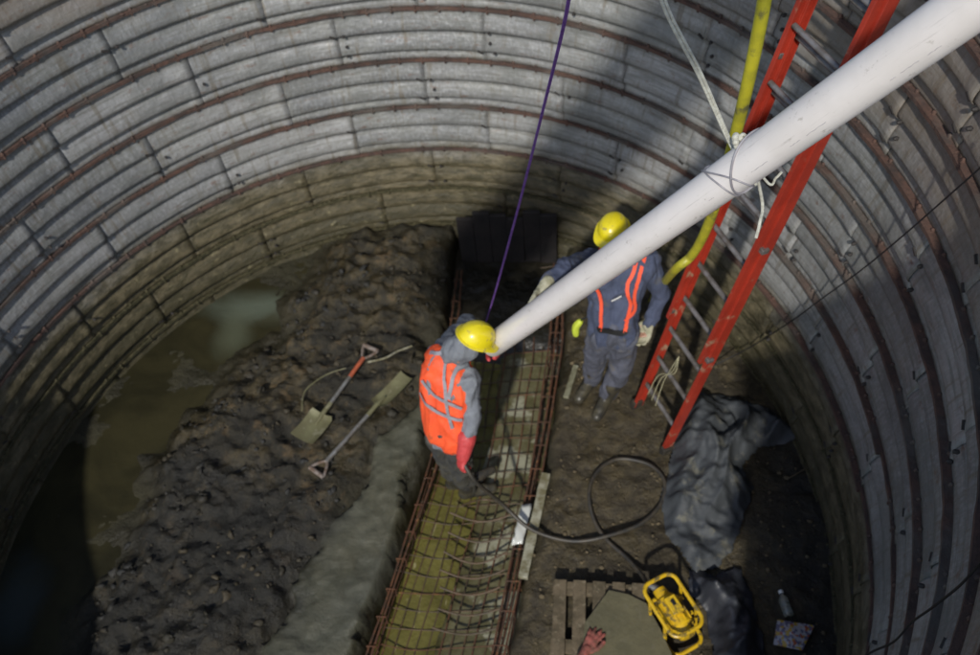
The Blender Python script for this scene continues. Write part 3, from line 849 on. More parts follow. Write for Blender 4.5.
# ------------------------------------------------------------------ shovels, rods
def bas(x, up=V((0, 0, 1))):
    x = x.normalized(); y = up.cross(x).normalized(); z = x.cross(y); return x, y, z
def shovel(tip, neck, grip, bw, label, shaft_m, low_m, blade_back=False, split=.55):
    """tip: blade end, neck: blade top, grip: handle end"""
    root = empty('shovel', neck, label, 'shovel', 'shovels lying on the spoil heap')
    x, y, z = bas(tip-neck); Lb = (tip-neck).length
    mb = MB(); nu, nv = 12, 10; vs = []; fs = []
    for lay in (0, -1):
        for i in range(nu+1):
            u = i/nu
            w = bw/2*(1.0 if u > .08 else .86+.14*u/.08)
            for j in range(nv+1):
                s_ = j/nv*2-1
                cup = .020*(abs(s_)**2.5) + .012*math.sin(PI*u)*-1 + .018*ss(.12, 0, u)
                vs.append(neck + x*Lb*u + y*w*s_ + z*(cup + lay*.0022))
    n1 = (nu+1)*(nv+1)
    for i in range(nu):
        for j in range(nv):
            a = i*(nv+1)+j; fs.append((a, a+nv+1, a+nv+2, a+1)); b = a+n1; fs.append((b, b+1, b+nv+2, b+nv+1))
    rimv = [j for j in range(nv+1)] + [i*(nv+1)+nv for i in range(1, nu+1)] + [nu*(nv+1)+j for j in range(nv-1, -1, -1)] + [i*(nv+1) for i in range(nu-1, 0, -1)]
    for a, b in zip(rimv, rimv[1:]+rimv[:1]): fs.append((a, b, b+n1, a+n1))
    mb.add(vs, fs); bl_ = mb.build('blade', M['shovel_steel'], root, sharp=1.4)
    mb = MB(); d = (grip-neck).normalized(); mb.tube([neck - d*.09 + z*.004, neck + z*.016, neck+d*.10+z*.012], [.007, .017, .0175], 10); mb.build('socket', M['shovel_steel'], bl_)
    Lh = (grip-neck).length; sp = neck+d*Lh*split+z*.012
    mb = MB(); mb.tube([neck+d*.05+z*.012, sp], .0150, 10); mb.build('lower_shaft', low_m, root)
    mb = MB(); mb.tube([sp, grip-d*.10+z*.012], .0165, 10); mb.build('upper_shaft', shaft_m, root)
    # D grip
    g = grip+z*.012; a = g-d*.10
    mb = MB(); mb.tube(spline([a-y*.004, a+d*.03-y*.030, g-d*.02-y*.056, g-y*.058], 5), .0105, 8); mb.tube(spline([a+y*.004, a+d*.03+y*.030, g-d*.02+y*.056, g+y*.058], 5), .0105, 8)
    mb.build('grip_yoke', M['grip_dark'], root)
    mb = MB(); mb.tube([g-y*.064, g+y*.064], .0165, 10); mb.build('grip_bar', M['grip_dark'], root)
    return root
shovel(ag(302, 440, .05), ag(323, 415, .06), ag(371, 349, .05), .19, 'square shovel with orange upper shaft lying on the spoil heap', M['orange_shaft'], M['steel'])
shovel(ag(407, 376, .085), ag(377, 406, .085), ag(317, 473, .05), .115, 'narrow spade with plain grey shaft lying on the spoil heap', M['steel'], M['steel'], split=.5)
tag(MB().tube(spline([ag(368, 362, .07), ag(385, 358, .06), ag(398, 351, .05), ag(412, 346, .05)], 5), .008, 8).build('wooden_stick', M['pale_wood']), 'thin pale stick lying beside the grip of the orange-shafted shovel', 'stick')
tag(MB().tube(spline([ag(346, 368, .04), ag(330, 373, .05), ag(316, 381, .05), ag(304, 393, .05), ag(302, 411, .04)], 5), .0045, 6).build('bent_wire', M['shovel_steel']), 'thin bent wire curving above the square shovel blade', 'wire')
tag(MB().tube([ag(787, 479, .02), ag(822, 459, .03)], .005, 6).build('thin_rod', M['old_wood']), 'thin stick lying on the dark floor right of the tarp', 'stick')

# ------------------------------------------------------------------ vibrator hose + motor frame
hp = [(476, 482), (500, 502), (525, 525), (548, 536), (575, 541), (603, 537), (640, 524), (661, 503), (664, 480), (648, 464), (618, 459), (597, 472), (589, 494), (594, 520), (607, 540), (626, 557), (641, 574), (649, 586)]
hz_ = [.50, .18, .06, .03, .03, .055, .035, .035, .035, .035, .035, .035, .035, .03, .03, .035, .10, .20]
pts = []
for (x, y_), z_ in zip(hp, hz_):
    pts.append(at(x, y_, z_) if x < 530 or z_ > .08 else ag(x, y_, z_))
pts = [at(463, 462, .62)] + pts
hose = MB().tube(spline(pts, 8), .0135, 10).build('black_hose', M['black_rubber'])
tag(hose, 'black rubber hose looping over the brown floor to the yellow frame', 'hose')
vm = empty('concrete_vibrator', at(668, 612, .0), 'yellow tube frame concrete vibrator motor on the floor beside the dark tarp', 'vibrator motor')
def rrect(c, ex, ey, r=.05, n=6):
    out = []
    lx, ly = ex.length, ey.length; x, y = ex.normalized(), ey.normalized()
    for sx, sy, a0 in ((1, 1, 0), (-1, 1, PI/2), (-1, -1, PI), (1, -1, 1.5*PI)):
        for i in range(n+1):
            a = a0+PI/2*i/n
            out.append(c + x*(sx*(lx-r)+r*math.cos(a)) + y*(sy*(ly-r)+r*math.sin(a)))
    return out
def crop(x, y): return 530+x/4.226, 500+y/4.226
cA = at(*crop(604, 442), .30); cB = at(*crop(604, 522), .06)
ex = (at(*crop(672, 530), .30)-at(*crop(545, 335), .30))/2*1.12; ey = (at(*crop(690, 420), .30)-at(*crop(530, 470), .30))/2
ey = ey - ex.normalized()*ey.dot(ex.normalized()); ey *= .92
la = rrect(cA, ex, ey, .055); lb = rrect(cB, ex, ey, .055)
MB().tube(la, .0125, 8, closed=True).build('frame_tube', M['yellow_paint'], vm)
MB().tube(lb, .0125, 8, closed=True).build('frame_tube', M['yellow_paint'], vm)
for s1, s2 in ((.45, 1), (-.45, 1), (.45, -1), (-.45, -1)):
    a = cA+ex*s1+ey*s2; b = cB+ex*s1+ey*s2
    MB().tube([a, b], .011, 8).build('frame_strut', M['yellow_paint'], vm)
cm = (cA+cB)/2+V((0, 0, .03)); x, y_, z_ = bas(ex)
mb = MB(); mb.tube([cm-x*.16, cm-x*.155, cm-x*.10, cm-x*.09, cm-x*.07, cm+x*.09, cm+x*.10, cm+x*.15, cm+x*.16], [.025, .040, .045, .062, .070, .070, .060, .055, .040], 20)
mo_ = mb.build('motor_body', M['yellow_paint'], vm, sharp=.5)
mb = MB()
for k in range(10):
    a = 2*PI*k/10; r_ = (y_*math.cos(a)+z_*math.sin(a)); mb.beam(cm-x*.065+r_*.072, cm+x*.085+r_*.072, .007, .014, up=r_)
mb.build('cooling_fin', M['yellow_paint'], mo_)
mb = MB(); mb.box(cm+z_*.085-x*.01, (.11, .07, .045), Matrix((x, y_, z_)).transposed()); sw_ = mb.build('switch_box', M['yellow_paint'], vm, bevel=.006)
mb = MB()
for s_ in (-.5, .5):
    mb.beam(cm+x*.05*s_*2 - ey*.95, cm+x*.05*s_*2+ey*.95, .022, .012)
mb.build('cross_brace', M['yellow_paint'], vm, bevel=.002)
mb = MB(); mb.tube([cm-x*.16, pts[-1]+(cm-x*.16-pts[-1])*.5, pts[-1]], [.022, .020, .018], 10); mb.build('coupling', M['steel'], vm)
mb = MB(); mb.box(cm+z_*.112-x*.02, (.035, .02, .012), Matrix((x, y_, z_)).transposed()); mb.build('switch', M['black'], sw_, bevel=.003)

# ------------------------------------------------------------------ pallet and what lies on it
pa, pb, pc = at(553, 580, .10), at(652, 585, .10), at(545, 660, .10)
px_ = (pb-pa); px_.z = 0; px_ = px_.normalized(); py_ = V((px_.y, -px_.x, 0))
pal = empty('pallet', pa, 'muddy slatted wooden pallet lying on the brown floor at the bottom', 'pallet')
for k in range(5):
    c = pa + px_*(.045+k*.118); MB().beam(c+V((0, 0, .012+.002*(k % 2))), c+py_*.98+V((0, 0, .012)), .078, .02).build('deck_board', M['old_wood'], pal, bevel=.003)
for k in (.045, .40, .93):
    c = pa + py_*k; MB().beam(c-px_*.0+V((0, 0, -.0115)), c+px_*.56+V((0, 0, -.0115)), .085, .022).build('cross_board', M['old_wood'], pal, bevel=.003)
for k in (.04, .28, .52):
    c = pa+px_*k+V((0, 0, -.0645)); MB().beam(c, c+py_*.98, .05, .080).build('bearer', M['old_wood'], pal, bevel=.003)
mb = MB(); pl = [(609, 590), (628, 594), (646, 603), (660, 628), (678, 668), (700, 715), (576, 715), (581, 655), (585, 622)]
top_ = [at(x, y, .145) for x, y in pl]; n = len(top_)
mb.add([p+V((0, 0, .0)) for p in top_]+[p-V((0, 0, .010)) for p in top_], [tuple(range(n))[::-1], tuple(range(n, 2*n))]+[(i, (i+1) % n, n+(i+1) % n, n+i) for i in range(n)])
tag(mb.build('plywood_sheet', M['ply'], smooth=False), 'muddy olive plywood sheet lying across the wooden pallet', 'plywood')

# ------------------------------------------------------------------ hands
def hand_mb(mb, wrist, dirv, palm_n, curl=.35, scale=1.0, thumb_side=1, spread=.10, thumb_curl=.4):
    """wrist point, pointing direction, palm normal (side the fingers curl to)"""
    d = dirv.normalized(); n_ = (palm_n - d*palm_n.dot(d)).normalized(); s_ = d.cross(n_)*thumb_side
    k = scale
    w = wrist
    for q in (-.022, -.008, .008, .022):
        mb.cap(w+d*.018*k+s_*q*k*.8, w+d*.085*k+s_*q*k*1.15, .0155*k, .0145*k, 10)
    for i, (off, ln_, r_) in enumerate(((.030, .070, .0115), (.011, .080, .012), (-.009, .075, .0118), (-.028, .060, .0105))):
        p = w+d*.086*k+s_*off*k; dd = (d+s_*(off/.03)*spread).normalized(); a = 0
        for seg, cc in ((.42, .6), (.32, 1.1), (.26, .9)):
            a += curl*cc*(1+.12*i)
            dv = dd*math.cos(a)+n_*math.sin(a)
            q = p+dv*ln_*seg*k; mb.cap(p, q, r_*k, r_*k*.93, 10); p = q; r_ *= .95
    p = w+d*.022*k+s_*.030*k
    for seg, a in ((.036, .65), (.032, .35), (.026, .1)):
        dv = (d*math.cos(a)+s_*math.sin(a)+n_*thumb_curl).normalized(); q = p+dv*seg*k; mb.cap(p, q, .0135*k, .0125*k, 10); p = q
# stray red glove on the plywood
gl = MB(); gw = at(585, 652, .165); hand_mb(gl, gw, (at(596, 632, .165)-gw), V((0, 0, -1)), curl=.12, scale=1.0, thumb_side=-1, spread=.25, thumb_curl=0)
gl.cap(gw-(at(596, 632, .165)-gw).normalized()*.04, gw+(at(596, 632, .165)-gw).normalized()*.02, .033, .028)
g = blob(gl, 'work_glove', M['glove_pink'], None, .005, 3, .002, 30); tag(g, 'dropped faded red work glove lying on the plywood sheet', 'glove')

# ------------------------------------------------------------------ tarps
def cloth(name, poly_px, m, label, amp, seed, base=.03, thick=.004, folds=V((1, 0)), zf=None):
    poly = [tuple(ag(x, y, .05).xy) for x, y in poly_px]
    xs = [p[0] for p in poly]; ys = [p[1] for p in poly]; st = .0105
    mb = MB(); id_ = {}
    nx = int((max(xs)-min(xs))/st)+2; ny = int((max(ys)-min(ys))/st)+2
    for i in range(nx+1):
        for j in range(ny+1):
            x = min(xs)+i*st; y = min(ys)+j*st
            w = (x+.02*NZ(V((x*14, y*14, seed))), y+.02*NZ(V((x*14, y*14, seed+9))))
            sd = sdist(w, poly)
            if sd < 0: continue
            e = ss(0, .14, sd); p = V((x, y, seed*3.1))
            a = folds; u = x*a.x+y*a.y; v_ = -x*a.y+y*a.x
            wp = V((u*1.6 + .35*NZ(p*2.5), v_*3.6 + .8*NZ(p*2.2), seed))
            r1 = 1-abs(NZ(wp))*2.6; r2 = 1-abs(NZ(wp*1.9+V((3, 3, 3))))*2.6; r3 = 1-2.6*abs(NZ(p*9+V((r1, 0, 0)))); r4 = 1-2.6*abs(NZ(p*21))
            z = gz(x, y) + .012 + e*(base + amp*(.62*max(-.3, r1) + .22*r2 + .07*r3 + .035*r4)) + .008*(1+r3)
            if zf: z += zf(x, y)*e
            id_[(i, j)] = len(mb.v); mb.v.append((x, y, z))
    for (i, j), a in id_.items():
        b, c, d = id_.get((i+1, j)), id_.get((i+1, j+1)), id_.get((i, j+1))
        if None not in (b, c, d): mb.f.append((a, b, c, d))
    o = mb.build(name, m, sharp=3); mod = o.modifiers.new('s', 'SOLIDIFY'); mod.thickness = thick
    return tag(o, label, 'tarp')
hmp = ag(700, 440, .1)
cloth('tarp', [(692, 392), (712, 390), (738, 396), (770, 406), (806, 430), (800, 438), (760, 448), (742, 466), (756, 486), (744, 520), (734, 548), (718, 566), (696, 572), (680, 552), (664, 530), (660, 500), (668, 468), (672, 440), (680, 412)],
      M['tarp'], 'crumpled blue-grey tarp heaped at the foot of the orange ladder', .17, 4, .04, folds=V((.35, .94)), zf=lambda x, y: .10*math.exp(-((x-hmp.x)**2+(y-hmp.y)**2)/.10))
cloth('tarp', [(690, 566), (716, 572), (740, 562), (752, 590), (766, 640), (775, 700), (720, 715), (712, 655), (706, 610), (688, 590)],
      M['tarp_dark'], 'dark folded tarp trailing toward the bottom right of the yellow frame', .16, 9, .04, folds=V((.2, .98)))
# ------------------------------------------------------------------ litter
def bag_material():
    t = NT('printed_film')
    vo = t.new('ShaderNodeTexVoronoi'); vo.inputs['Scale'].default_value = 60; t.l.new(t.obj, vo.inputs['Vector'])
    sep = t.new('ShaderNodeSeparateColor'); t.l.new(vo.outputs['Color'], sep.inputs[0])
    c = t.mix(t.rng(sep.outputs[0], .45, .5), (.36, .35, .37), (.13, .12, .18)); c = t.mix(t.rng(sep.outputs[1], .72, .76), c, (.42, .28, .04)); c = t.mix(t.rng(sep.outputs[2], .85, .88), c, (.35, .10, .05))
    t.l.new(c, t.b.inputs['Base Color']); t.b.inputs['Roughness'].default_value = .25; return t.m
mb = MB(); q4 = [ag(777, 620, .05), ag(814, 626, .05), ag(802, 651, .04), ag(773, 645, .04)]; vs = []; fs = []
for lay in (0, 1):
    for i in range(11):
        for j in range(11):
            u, w = i/10, j/10
            p = (q4[0].lerp(q4[1], u)).lerp(q4[3].lerp(q4[2], u), w)
            bulge = math.sin(PI*u)*math.sin(PI*w)
            vs.append(p+V((0, 0, (1-2*lay)*(.028*bulge)+.016*NZ(V((i*.6, j*.6, 3+lay)))*(.3+bulge)+.01)))
for i in range(10):
    for j in range(10):
        a = i*11+j; fs.append((a, a+1, a+12, a+11)); b = a+121; fs.append((b, b+11, b+12, b+1))
edge = [j for j in range(11)]+[i*11+10 for i in range(1, 11)]+[110+j for j in range(9, -1, -1)]+[i*11 for i in range(9, 0, -1)]
for a, b in zip(edge, edge[1:]+edge[:1]): fs.append((a, a+121, b+121, b))
mb.add(vs, fs); tag(mb.build('snack_bag', bag_material(), sharp=1.0), 'crumpled multicoloured printed bag lying on the dark floor', 'bag')
bt = ag(789, 616, .03); b2 = ag(783, 598, .035); dd = (b2-bt).normalized()
bot = empty('plastic_bottle', bt, 'small clear plastic bottle lying above the crumpled printed bag', 'bottle')
M['clear'] = mat('clear_plastic', (.5, .52, .45), .1, coat=.5); M['clear'].node_tree.nodes['Principled BSDF'].inputs['Transmission Weight'].default_value = .7
MB().tube([bt, bt+dd*.004, bt+dd*.05, bt+dd*.055, bt+dd*.062, bt+dd*.11, bt+dd*.135, bt+dd*.145], [.022, .030, .030, .027, .030, .030, .013, .012], 14).build('bottle_body', M['clear'], bot, sharp=1.5)
MB().tube([bt+dd*.145, bt+dd*.165], .0145, 12).build('cap', M['white'], bot)

# ------------------------------------------------------------------ people
def hat(parent, c, up, fwd, s=1.0):
    """hard hat with brim, ridges, peak"""
    up = up.normalized(); f = (fwd-up*fwd.dot(up)).normalized(); r = f.cross(up)
    mb = MB(); n = 36; vs = []; fs = []
    prof = []
    for i in range(11):
        a = PI/2*(1-i/10); prof.append((math.cos(a)**.9, math.sin(a)))
    rx, ry, rz = .112*s, .138*s, .118*s
    for (pr, pz) in prof[1:]:
        for k in range(n):
            t = 2*PI*k/n; ridge = 1+.035*math.exp(-((math.sin(t))/.16)**2)*(pz > .12)
            vs.append(c + r*rx*pr*math.sin(t)*1.0 + f*ry*pr*math.cos(t) + up*(rz*pz*ridge))
    base = len(vs)
    for e, dz in ((.016, -.004), (.020, -.009), (.014, -.012), (-.004, -.006)):
        for k in range(n):
            t = 2*PI*k/n; pk = ss(.2, 1, math.cos(t)); ex_ = e*s*(1+1.6*pk)
            vs.append(c + r*(rx+ex_)*math.sin(t) + f*(ry+ex_)*math.cos(t) + up*(dz*s - .014*s*pk*(e > 0)))
    rings_ = 10+4
    for i in range(rings_-1):
        for k in range(n):
            l = (k+1) % n; fs.append((i*n+k, i*n+l, (i+1)*n+l, (i+1)*n+k))
    vs.append(c+up*rz*1.03); t_ = len(vs)-1
    for k in range(n): fs.append((t_, (k+1) % n, k))
    mb.add(vs, fs); o = mb.build('hard_hat', M['yellow_hat'], parent, sharp=1.2)
    mod = o.modifiers.new('s', 'SOLIDIFY'); mod.thickness = .003
    return o
def head_mb(mb, c, up, fwd, s=1.0):
    up = up.normalized(); f = (fwd-up*fwd.dot(up)).normalized(); r = f.cross(up)
    R_ = Matrix((r, f, up)).transposed()
    mb.ball(c+up*.02*s, (.074*s, .092*s, .095*s), 16, 12, R_)
    mb.ball(c-up*.045*s+f*.018*s, (.056*s, .066*s, .065*s), 14, 10, R_)
    mb.cap(c+f*.088*s+up*.012*s, c+f*.108*s-up*.022*s, .010*s, .014*s, 8)       # nose
    mb.cap(c+f*.072*s-up*.060*s-r*.018*s, c+f*.072*s-up*.060*s+r*.018*s, .011*s, .011*s, 8)   # lips
    mb.ball(c+f*.062*s-up*.092*s, .020*s, 8, 6)                                    # chin
    for q in (-1, 1):
        mb.ball(c+r*.076*s*q-up*.005*s, (.010*s, .020*s, .030*s), 8, 6, R_)
        mb.cap(c+f*.080*s+up*.034*s+r*.015*s*q, c+f*.074*s+up*.036*s+r*.045*s*q, .009*s, .008*s, 6)
    mb.cap(c-up*.06*s-f*.01*s, c-up*.15*s-f*.02*s, .052*s, .058*s)
    return R_
def boot(parent, ankle, toe, m, knee):
    d = V((toe.x-ankle.x, toe.y-ankle.y, 0)).normalized(); g_ = min(ankle.z, toe.z)
    mb = MB(); a = ankle
    mb.cap((a+V((0, 0, .05))).lerp(knee, .42), a+V((0, 0, .05)), .066, .054)
    h_ = a+V((0, 0, .0)); mb.cap(h_-d*.03+V((0, 0, .03)), h_+d*.12+V((0, 0, .012)), .048, .043); mb.cap(h_+d*.10, h_+d*.165, .045, .040)
    b = blob(mb, 'boot', m, parent, .010, 4, .003, 18)
    return b
def person(label, J, mats, curl_r, voxel=.013, loc=None):
    pass
def strap(name, pts, w, m, parent, nrm, t=.004):
    """flat webbing following pts; nrm gives the outward direction per point"""
    pts = [V(p) for p in pts]; mb = MB(); vs = []; fs = []
    for i, p in enumerate(pts):
        tg = (pts[min(i+1, len(pts)-1)]-pts[max(i-1, 0)]).normalized(); n_ = nrm[i].normalized(); s_ = tg.cross(n_).normalized()
        for a, b in ((-1, 0), (1, 0), (1, 1), (-1, 1)): vs.append(p+s_*w/2*a+n_*t*b)
    for i in range(len(pts)-1):
        for j in range(4): l = (j+1) % 4; fs.append((i*4+j, i*4+l, i*4+4+l, i*4+4+j))
    n = len(pts)-1; fs += [(3, 2, 1, 0), (n*4, n*4+1, n*4+2, n*4+3)]
    mb.add(vs, fs); return mb.build(name, m, parent, sharp=1.2)
def drape(name, path, w, m, parent, target, t=.004, off=.003, away=None, n=10):
    """webbing laid onto the surface of a body part along the given polyline"""
    bpy.context.view_layer.update(); P = spline(path, n); out = []; nr = []
    inv = target.matrix_world.inverted()
    for p in P:
        ok, loc, nn, _ = target.closest_point_on_mesh(inv @ p)
        loc = target.matrix_world @ loc; nn = (target.matrix_world.to_3x3() @ nn).normalized()
        out.append(loc+nn*off); nr.append(nn)
    for _ in range(14): out = [out[0]]+[(out[i-1]+out[i]*2+out[i+1])/4 for i in range(1, len(out)-1)]+[out[-1]]
    for i in range(len(out)): out[i] = out[i]+nr[i]*.007
    for _ in range(5): nr = [(nr[max(i-1, 0)]+nr[i]*2+nr[min(i+1, len(nr)-1)]).normalized() for i in range(len(nr))]
    return strap(name, out, w, m, parent, nr, t)

# ---- worker in blue, facing the camera, one hand on the pipe
def W(x, y, z): return at(x, y, z)
J = dict(fA=W(591, 381, .07), fB=W(607, 398, .07), kA=W(595, 357, .50), kB=W(621, 366, .50), hA=W(602, 332, .90), hB=W(623, 333, .90), pel=W(613, 328, .95),
         wa=W(613, 312, 1.08), ch=W(618, 276, 1.34), nk=W(616, 248, 1.50), hd=W(613, 234, 1.635), SA=W(593, 257, 1.42), SB=W(648, 263, 1.42), EB=W(661, 293, 1.15), HB=W(650, 321, .97))
hA_target = on_pipe(h_of(535), .75, PD/2+.012)
J['SA'] += V((0, -.03, 0))
HA = dep(543, 290, 4.90); J['EA'] = dep(561, 270, 5.02)
fw = V((-.25, -1, 0)).normalized(); lf = V((1, -.25, 0)).normalized()
body = MB()
def limbs(mb, J, g=0.0, legs=True, arms=True, torso=True):
    if legs:
        for q in 'AB':
            mb.cap(J['h'+q], J['k'+q], .078+g, .055+g); mb.cap(J['k'+q], J['f'+q]+V((0, 0, .06 if g > 0 else .13)), .054+g, .036+g)
            mb.cap(J['k'+q], J['k'+q].lerp(J['f'+q], .4), .05+g, .053+g)
    if torso:
        mb.cap(J['hA'].lerp(J['pel'], .3), J['hB'].lerp(J['pel'], .3), .095+g, .095+g)
        s = (J['SB']-J['SA']).normalized()
        for q in (-1, 1):
            mb.cap(J['pel']+s*.05*q, J['wa']+s*.048*q, .095+g, .090+g); mb.cap(J['wa']+s*.048*q, J['ch']+s*.065*q, .090+g, .102+g)
        mb.cap(J['SA'].lerp(J['ch'], .25), J['SB'].lerp(J['ch'], .25), .078+g, .078+g)
        mb.cap(J['ch'], J['nk'], .09+g, .055+g)
    if arms:
        for q in 'AB':
            mb.cap(J['ch'].lerp(J['S'+q], .7), J['S'+q], .07+g, .062+g)
            mb.cap(J['S'+q], J['E'+q], .053+g, .042+g); mb.cap(J['E'+q], J['H'+q], .041+g, .029+g)
J['HA'] = HA
limbs(body, J, -.010); body.cap(J['nk'], J['hd'], .052, .05)
up_h = (J['hd']-J['nk'])+V((0, 0, .2)); hf = V((-.35, -1, -.45))
head_mb(body, J['hd'], up_h, hf, .84)
dA = (on_pipe(h_of(531), .1, PD/2+.02)-HA); hand_mb(body, HA, dA, -(HA-(P0+ud*h_of(535))), .3, .78, 1)
hand_mb(body, J['HB'], J['HB']-J['EB']+V((0, -.02, 0)), V((-.6, -.6, 0)), .42, .78, 1)
for q in 'AB': body.cap(J['f'+q]+V((0, 0, .14)), J['f'+q]+V((0, 0, .03)), .026, .022)
w2 = blob(body, 'person', M['skin'], None, .011, 4)
tag(w2, 'worker in blue jacket and yellow hard hat, one gloved hand on the pipe', 'person')
bc = MB(); limbs(bc, J, .016, legs=False); bc.cap(J['nk'], J['nk'].lerp(J['hd'], .35), .066, .062)
jk = blob(bc, 'jacket', M['navy'], w2, .009, 2, .020, 10, 1)
bc = MB(); limbs(bc, J, .022, torso=False, arms=False); bc.cap(J['hA'], J['hB'], .103, .103); bc.cap(J['pel'], J['pel']+V((0, 0, .05)), .118, .112)
for q in 'AB': bc.cap(J['k'+q], J['f'+q]+V((0, 0, .02)), .074, .062)
tr = blob(bc, 'trousers', M['grey_trouser'], w2, .009, 2, .024, 9, 2)
for q, tz in (('A', V((-.6, -1, 0))), ('B', V((-.5, -1, 0)))): boot(w2, J['f'+q]-V((0, 0, .01)), J['f'+q]+tz, M['boot'], J['k'+q])
gl = MB(); hand_mb(gl, HA, dA, -(HA-(P0+ud*h_of(535))), .3, 1.12, 1); gl.cap(HA-dA.normalized()*.05, HA+dA.normalized()*.03, .038, .036)
blob(gl, 'work_glove', M['glove_pale'], w2, .006, 2, .003, 26)
gl = MB(); dB = J['HB']-J['EB']+V((0, -.02, 0)); hand_mb(gl, J['HB'], dB, V((-.6, -.6, 0)), .42, 1.15, 1); gl.cap(J['HB']-dB.normalized()*.05, J['HB']+dB.normalized()*.03, .041, .038)
blob(gl, 'work_glove', M['glove_pale'], w2, .006, 2, .003, 26)
hc = J['hd']+up_h.normalized()*.045; hat(w2, hc, up_h, hf, .76)
for q in (-1, 1):
    f_ = (hf-up_h.normalized()*hf.dot(up_h.normalized())).normalized(); r_ = f_.cross(up_h.normalized())
    MB().ball(J['hd']+f_*.078+up_h.normalized()*.014+r_*.028*q, .010, 8, 6).build('eye', M['eye'], w2)
# orange harness: shoulder straps over the chest
front = V((-.25, -1, .1)).normalized()*.2
for k, path in enumerate([
    [W(603, 240, 1.53)+V((0, .08, 0)), W(600, 246, 1.52), W(598, 262, 1.44)+front, W(606, 290, 1.25)+front, W(604, 318, 1.06)+front],
    [W(640, 250, 1.52)+V((0, .06, 0)), W(638, 262, 1.46)+front, W(635, 280, 1.33)+front, W(637, 300, 1.20)+front, W(636, 322, 1.04)+front],
    [W(646, 254, 1.52)+V((0, .06, 0)), W(646, 270, 1.40)+front, W(646, 296, 1.20)+front, W(637, 308, 1.12)+front]]):
    drape('harness_strap', path, .022, M['harness'], w2, jk, off=.002)
drape('chest_badge', [W(621, 283, 1.28)+front, W(628, 281, 1.28)+front], .012, M['white'], jk, jk, t=.002, n=2)
drape('waist_belt', [W(592, 313, 1.07)+front, W(604, 317, 1.05)+front, W(620, 318, 1.05)+front, W(634, 316, 1.06)+front], .035, M['black'], w2, jk)
# lime reflective pouch hanging at his hip
mb = MB(); a = W(583, 318, 1.0)+V((-.01, -.02, 0)); b = W(576, 336, .86)
mb.tube(spline([a, a.lerp(b, .4)+V((-.02, 0, 0)), b], 5), [.012, .02, .022, .024, .024, .024, .024, .024, .023, .02, .012], 8)
mb.build('hip_pouch', M['lime'], w2)
MB().tube([W(594, 314, 1.06), a+V((0, 0, .01)), a.lerp(b, .2)], .006, 6).build('lanyard', M['black'], w2)

# ---- worker in orange vest, back to the camera, leaning to the pipe end
K = dict(fA=W(456, 484, -.22), fB=W(469, 493, -.22), kA=W(449, 462, .15), kB=W(462, 471, .15), hA=W(440, 434, .57), hB=W(458, 440, .57), pel=W(449, 432, .62),
         wa=W(447, 418, .74), ch=W(450, 380, 1.02), nk=W(459, 352, 1.24), hd=W(471, 342, 1.37), SA=W(437, 357, 1.16), SB=W(468, 379, 1.08), EB=W(472, 417, .86), HB=W(464, 452, .66),
         EA=W(455, 340, 1.02)+V((.05, .22, -.1)), HA=W(492, 352, 1.05)+V((-.02, .10, -.05)))
for q in ('SA', 'ch', 'SB'): K[q] = K[q]
body = MB(); limbs(body, K, -.012); body.cap(K['nk'], K['hd'], .052, .05)
uph = V((.50, .18, .82)); hf1 = V((.80, .25, -.5))
head_mb(body, K['hd'], uph, hf1, .82)
dH = (K['HB']-K['EB'])
hand_mb(body, K['HB'], dH, V((.7, .5, 0)), .75, .78, -1); hand_mb(body, K['HA'], K['HA']-K['EA'], V((0, -.5, .5)), .5, .78, 1)
for q in 'AB': body.cap(K['f'+q]+V((0, 0, .14)), K['f'+q]+V((0, 0, .03)), .026, .022)
w1 = blob(body, 'person', M['skin'], None, .011, 4)
tag(w1, 'worker in orange vest and grey hood seen from behind, standing in the trench', 'person')
bc = MB(); limbs(bc, K, .012, legs=False)
# raised hood
bc.cap(K['nk'], K['hd']-uph.normalized()*.03-V(hf1).normalized()*.012, .075, .082); bc.cap(K['nk']-V(hf1).normalized()*.03, K['hd']-V(hf1).normalized()*.03-uph.normalized()*.03, .085, .078)
ho = blob(bc, 'hoodie', M['hoodie'], w1, .009, 2, .018, 12, 5)
bc = MB(); limbs(bc, K, .018, torso=False, arms=False); bc.cap(K['hA'], K['hB'], .100, .100); bc.cap(K['pel'], K['pel']+V((0, 0, .04)), .110, .108)
tr = blob(bc, 'trousers', M['dark_trouser'], w1, .009, 2, .024, 10, 6)
for q in 'AB': boot(w1, K['f'+q]-V((0, 0, .01)), K['f'+q]+V((1, .3, 0)), M['boot'], K['k'+q])
bc = MB(); s = (K['SB']-K['SA']).normalized()
for q in (-1, 1):
    bc.cap(K['pel']+s*.055*q+V((0, 0, .02)), K['wa']+s*.055*q, .126, .122); bc.cap(K['wa']+s*.055*q, K['ch']+s*.065*q, .122, .126)
bc.cap(K['SA'].lerp(K['ch'], .22), K['SB'].lerp(K['ch'], .34), .100, .094); bc.cap(K['ch'], K['nk'].lerp(K['ch'], .35), .112, .088); bc.cap(K['pel']+V((0, 0, .02)), K['ch'], .128, .126)
bc.cap(K['SA'].lerp(K['ch'], .1), K['SA'], .088, .080)
ve = blob(bc, 'hi_vis_vest', M['vest'], w1, .009, 2, .016, 8, 8)
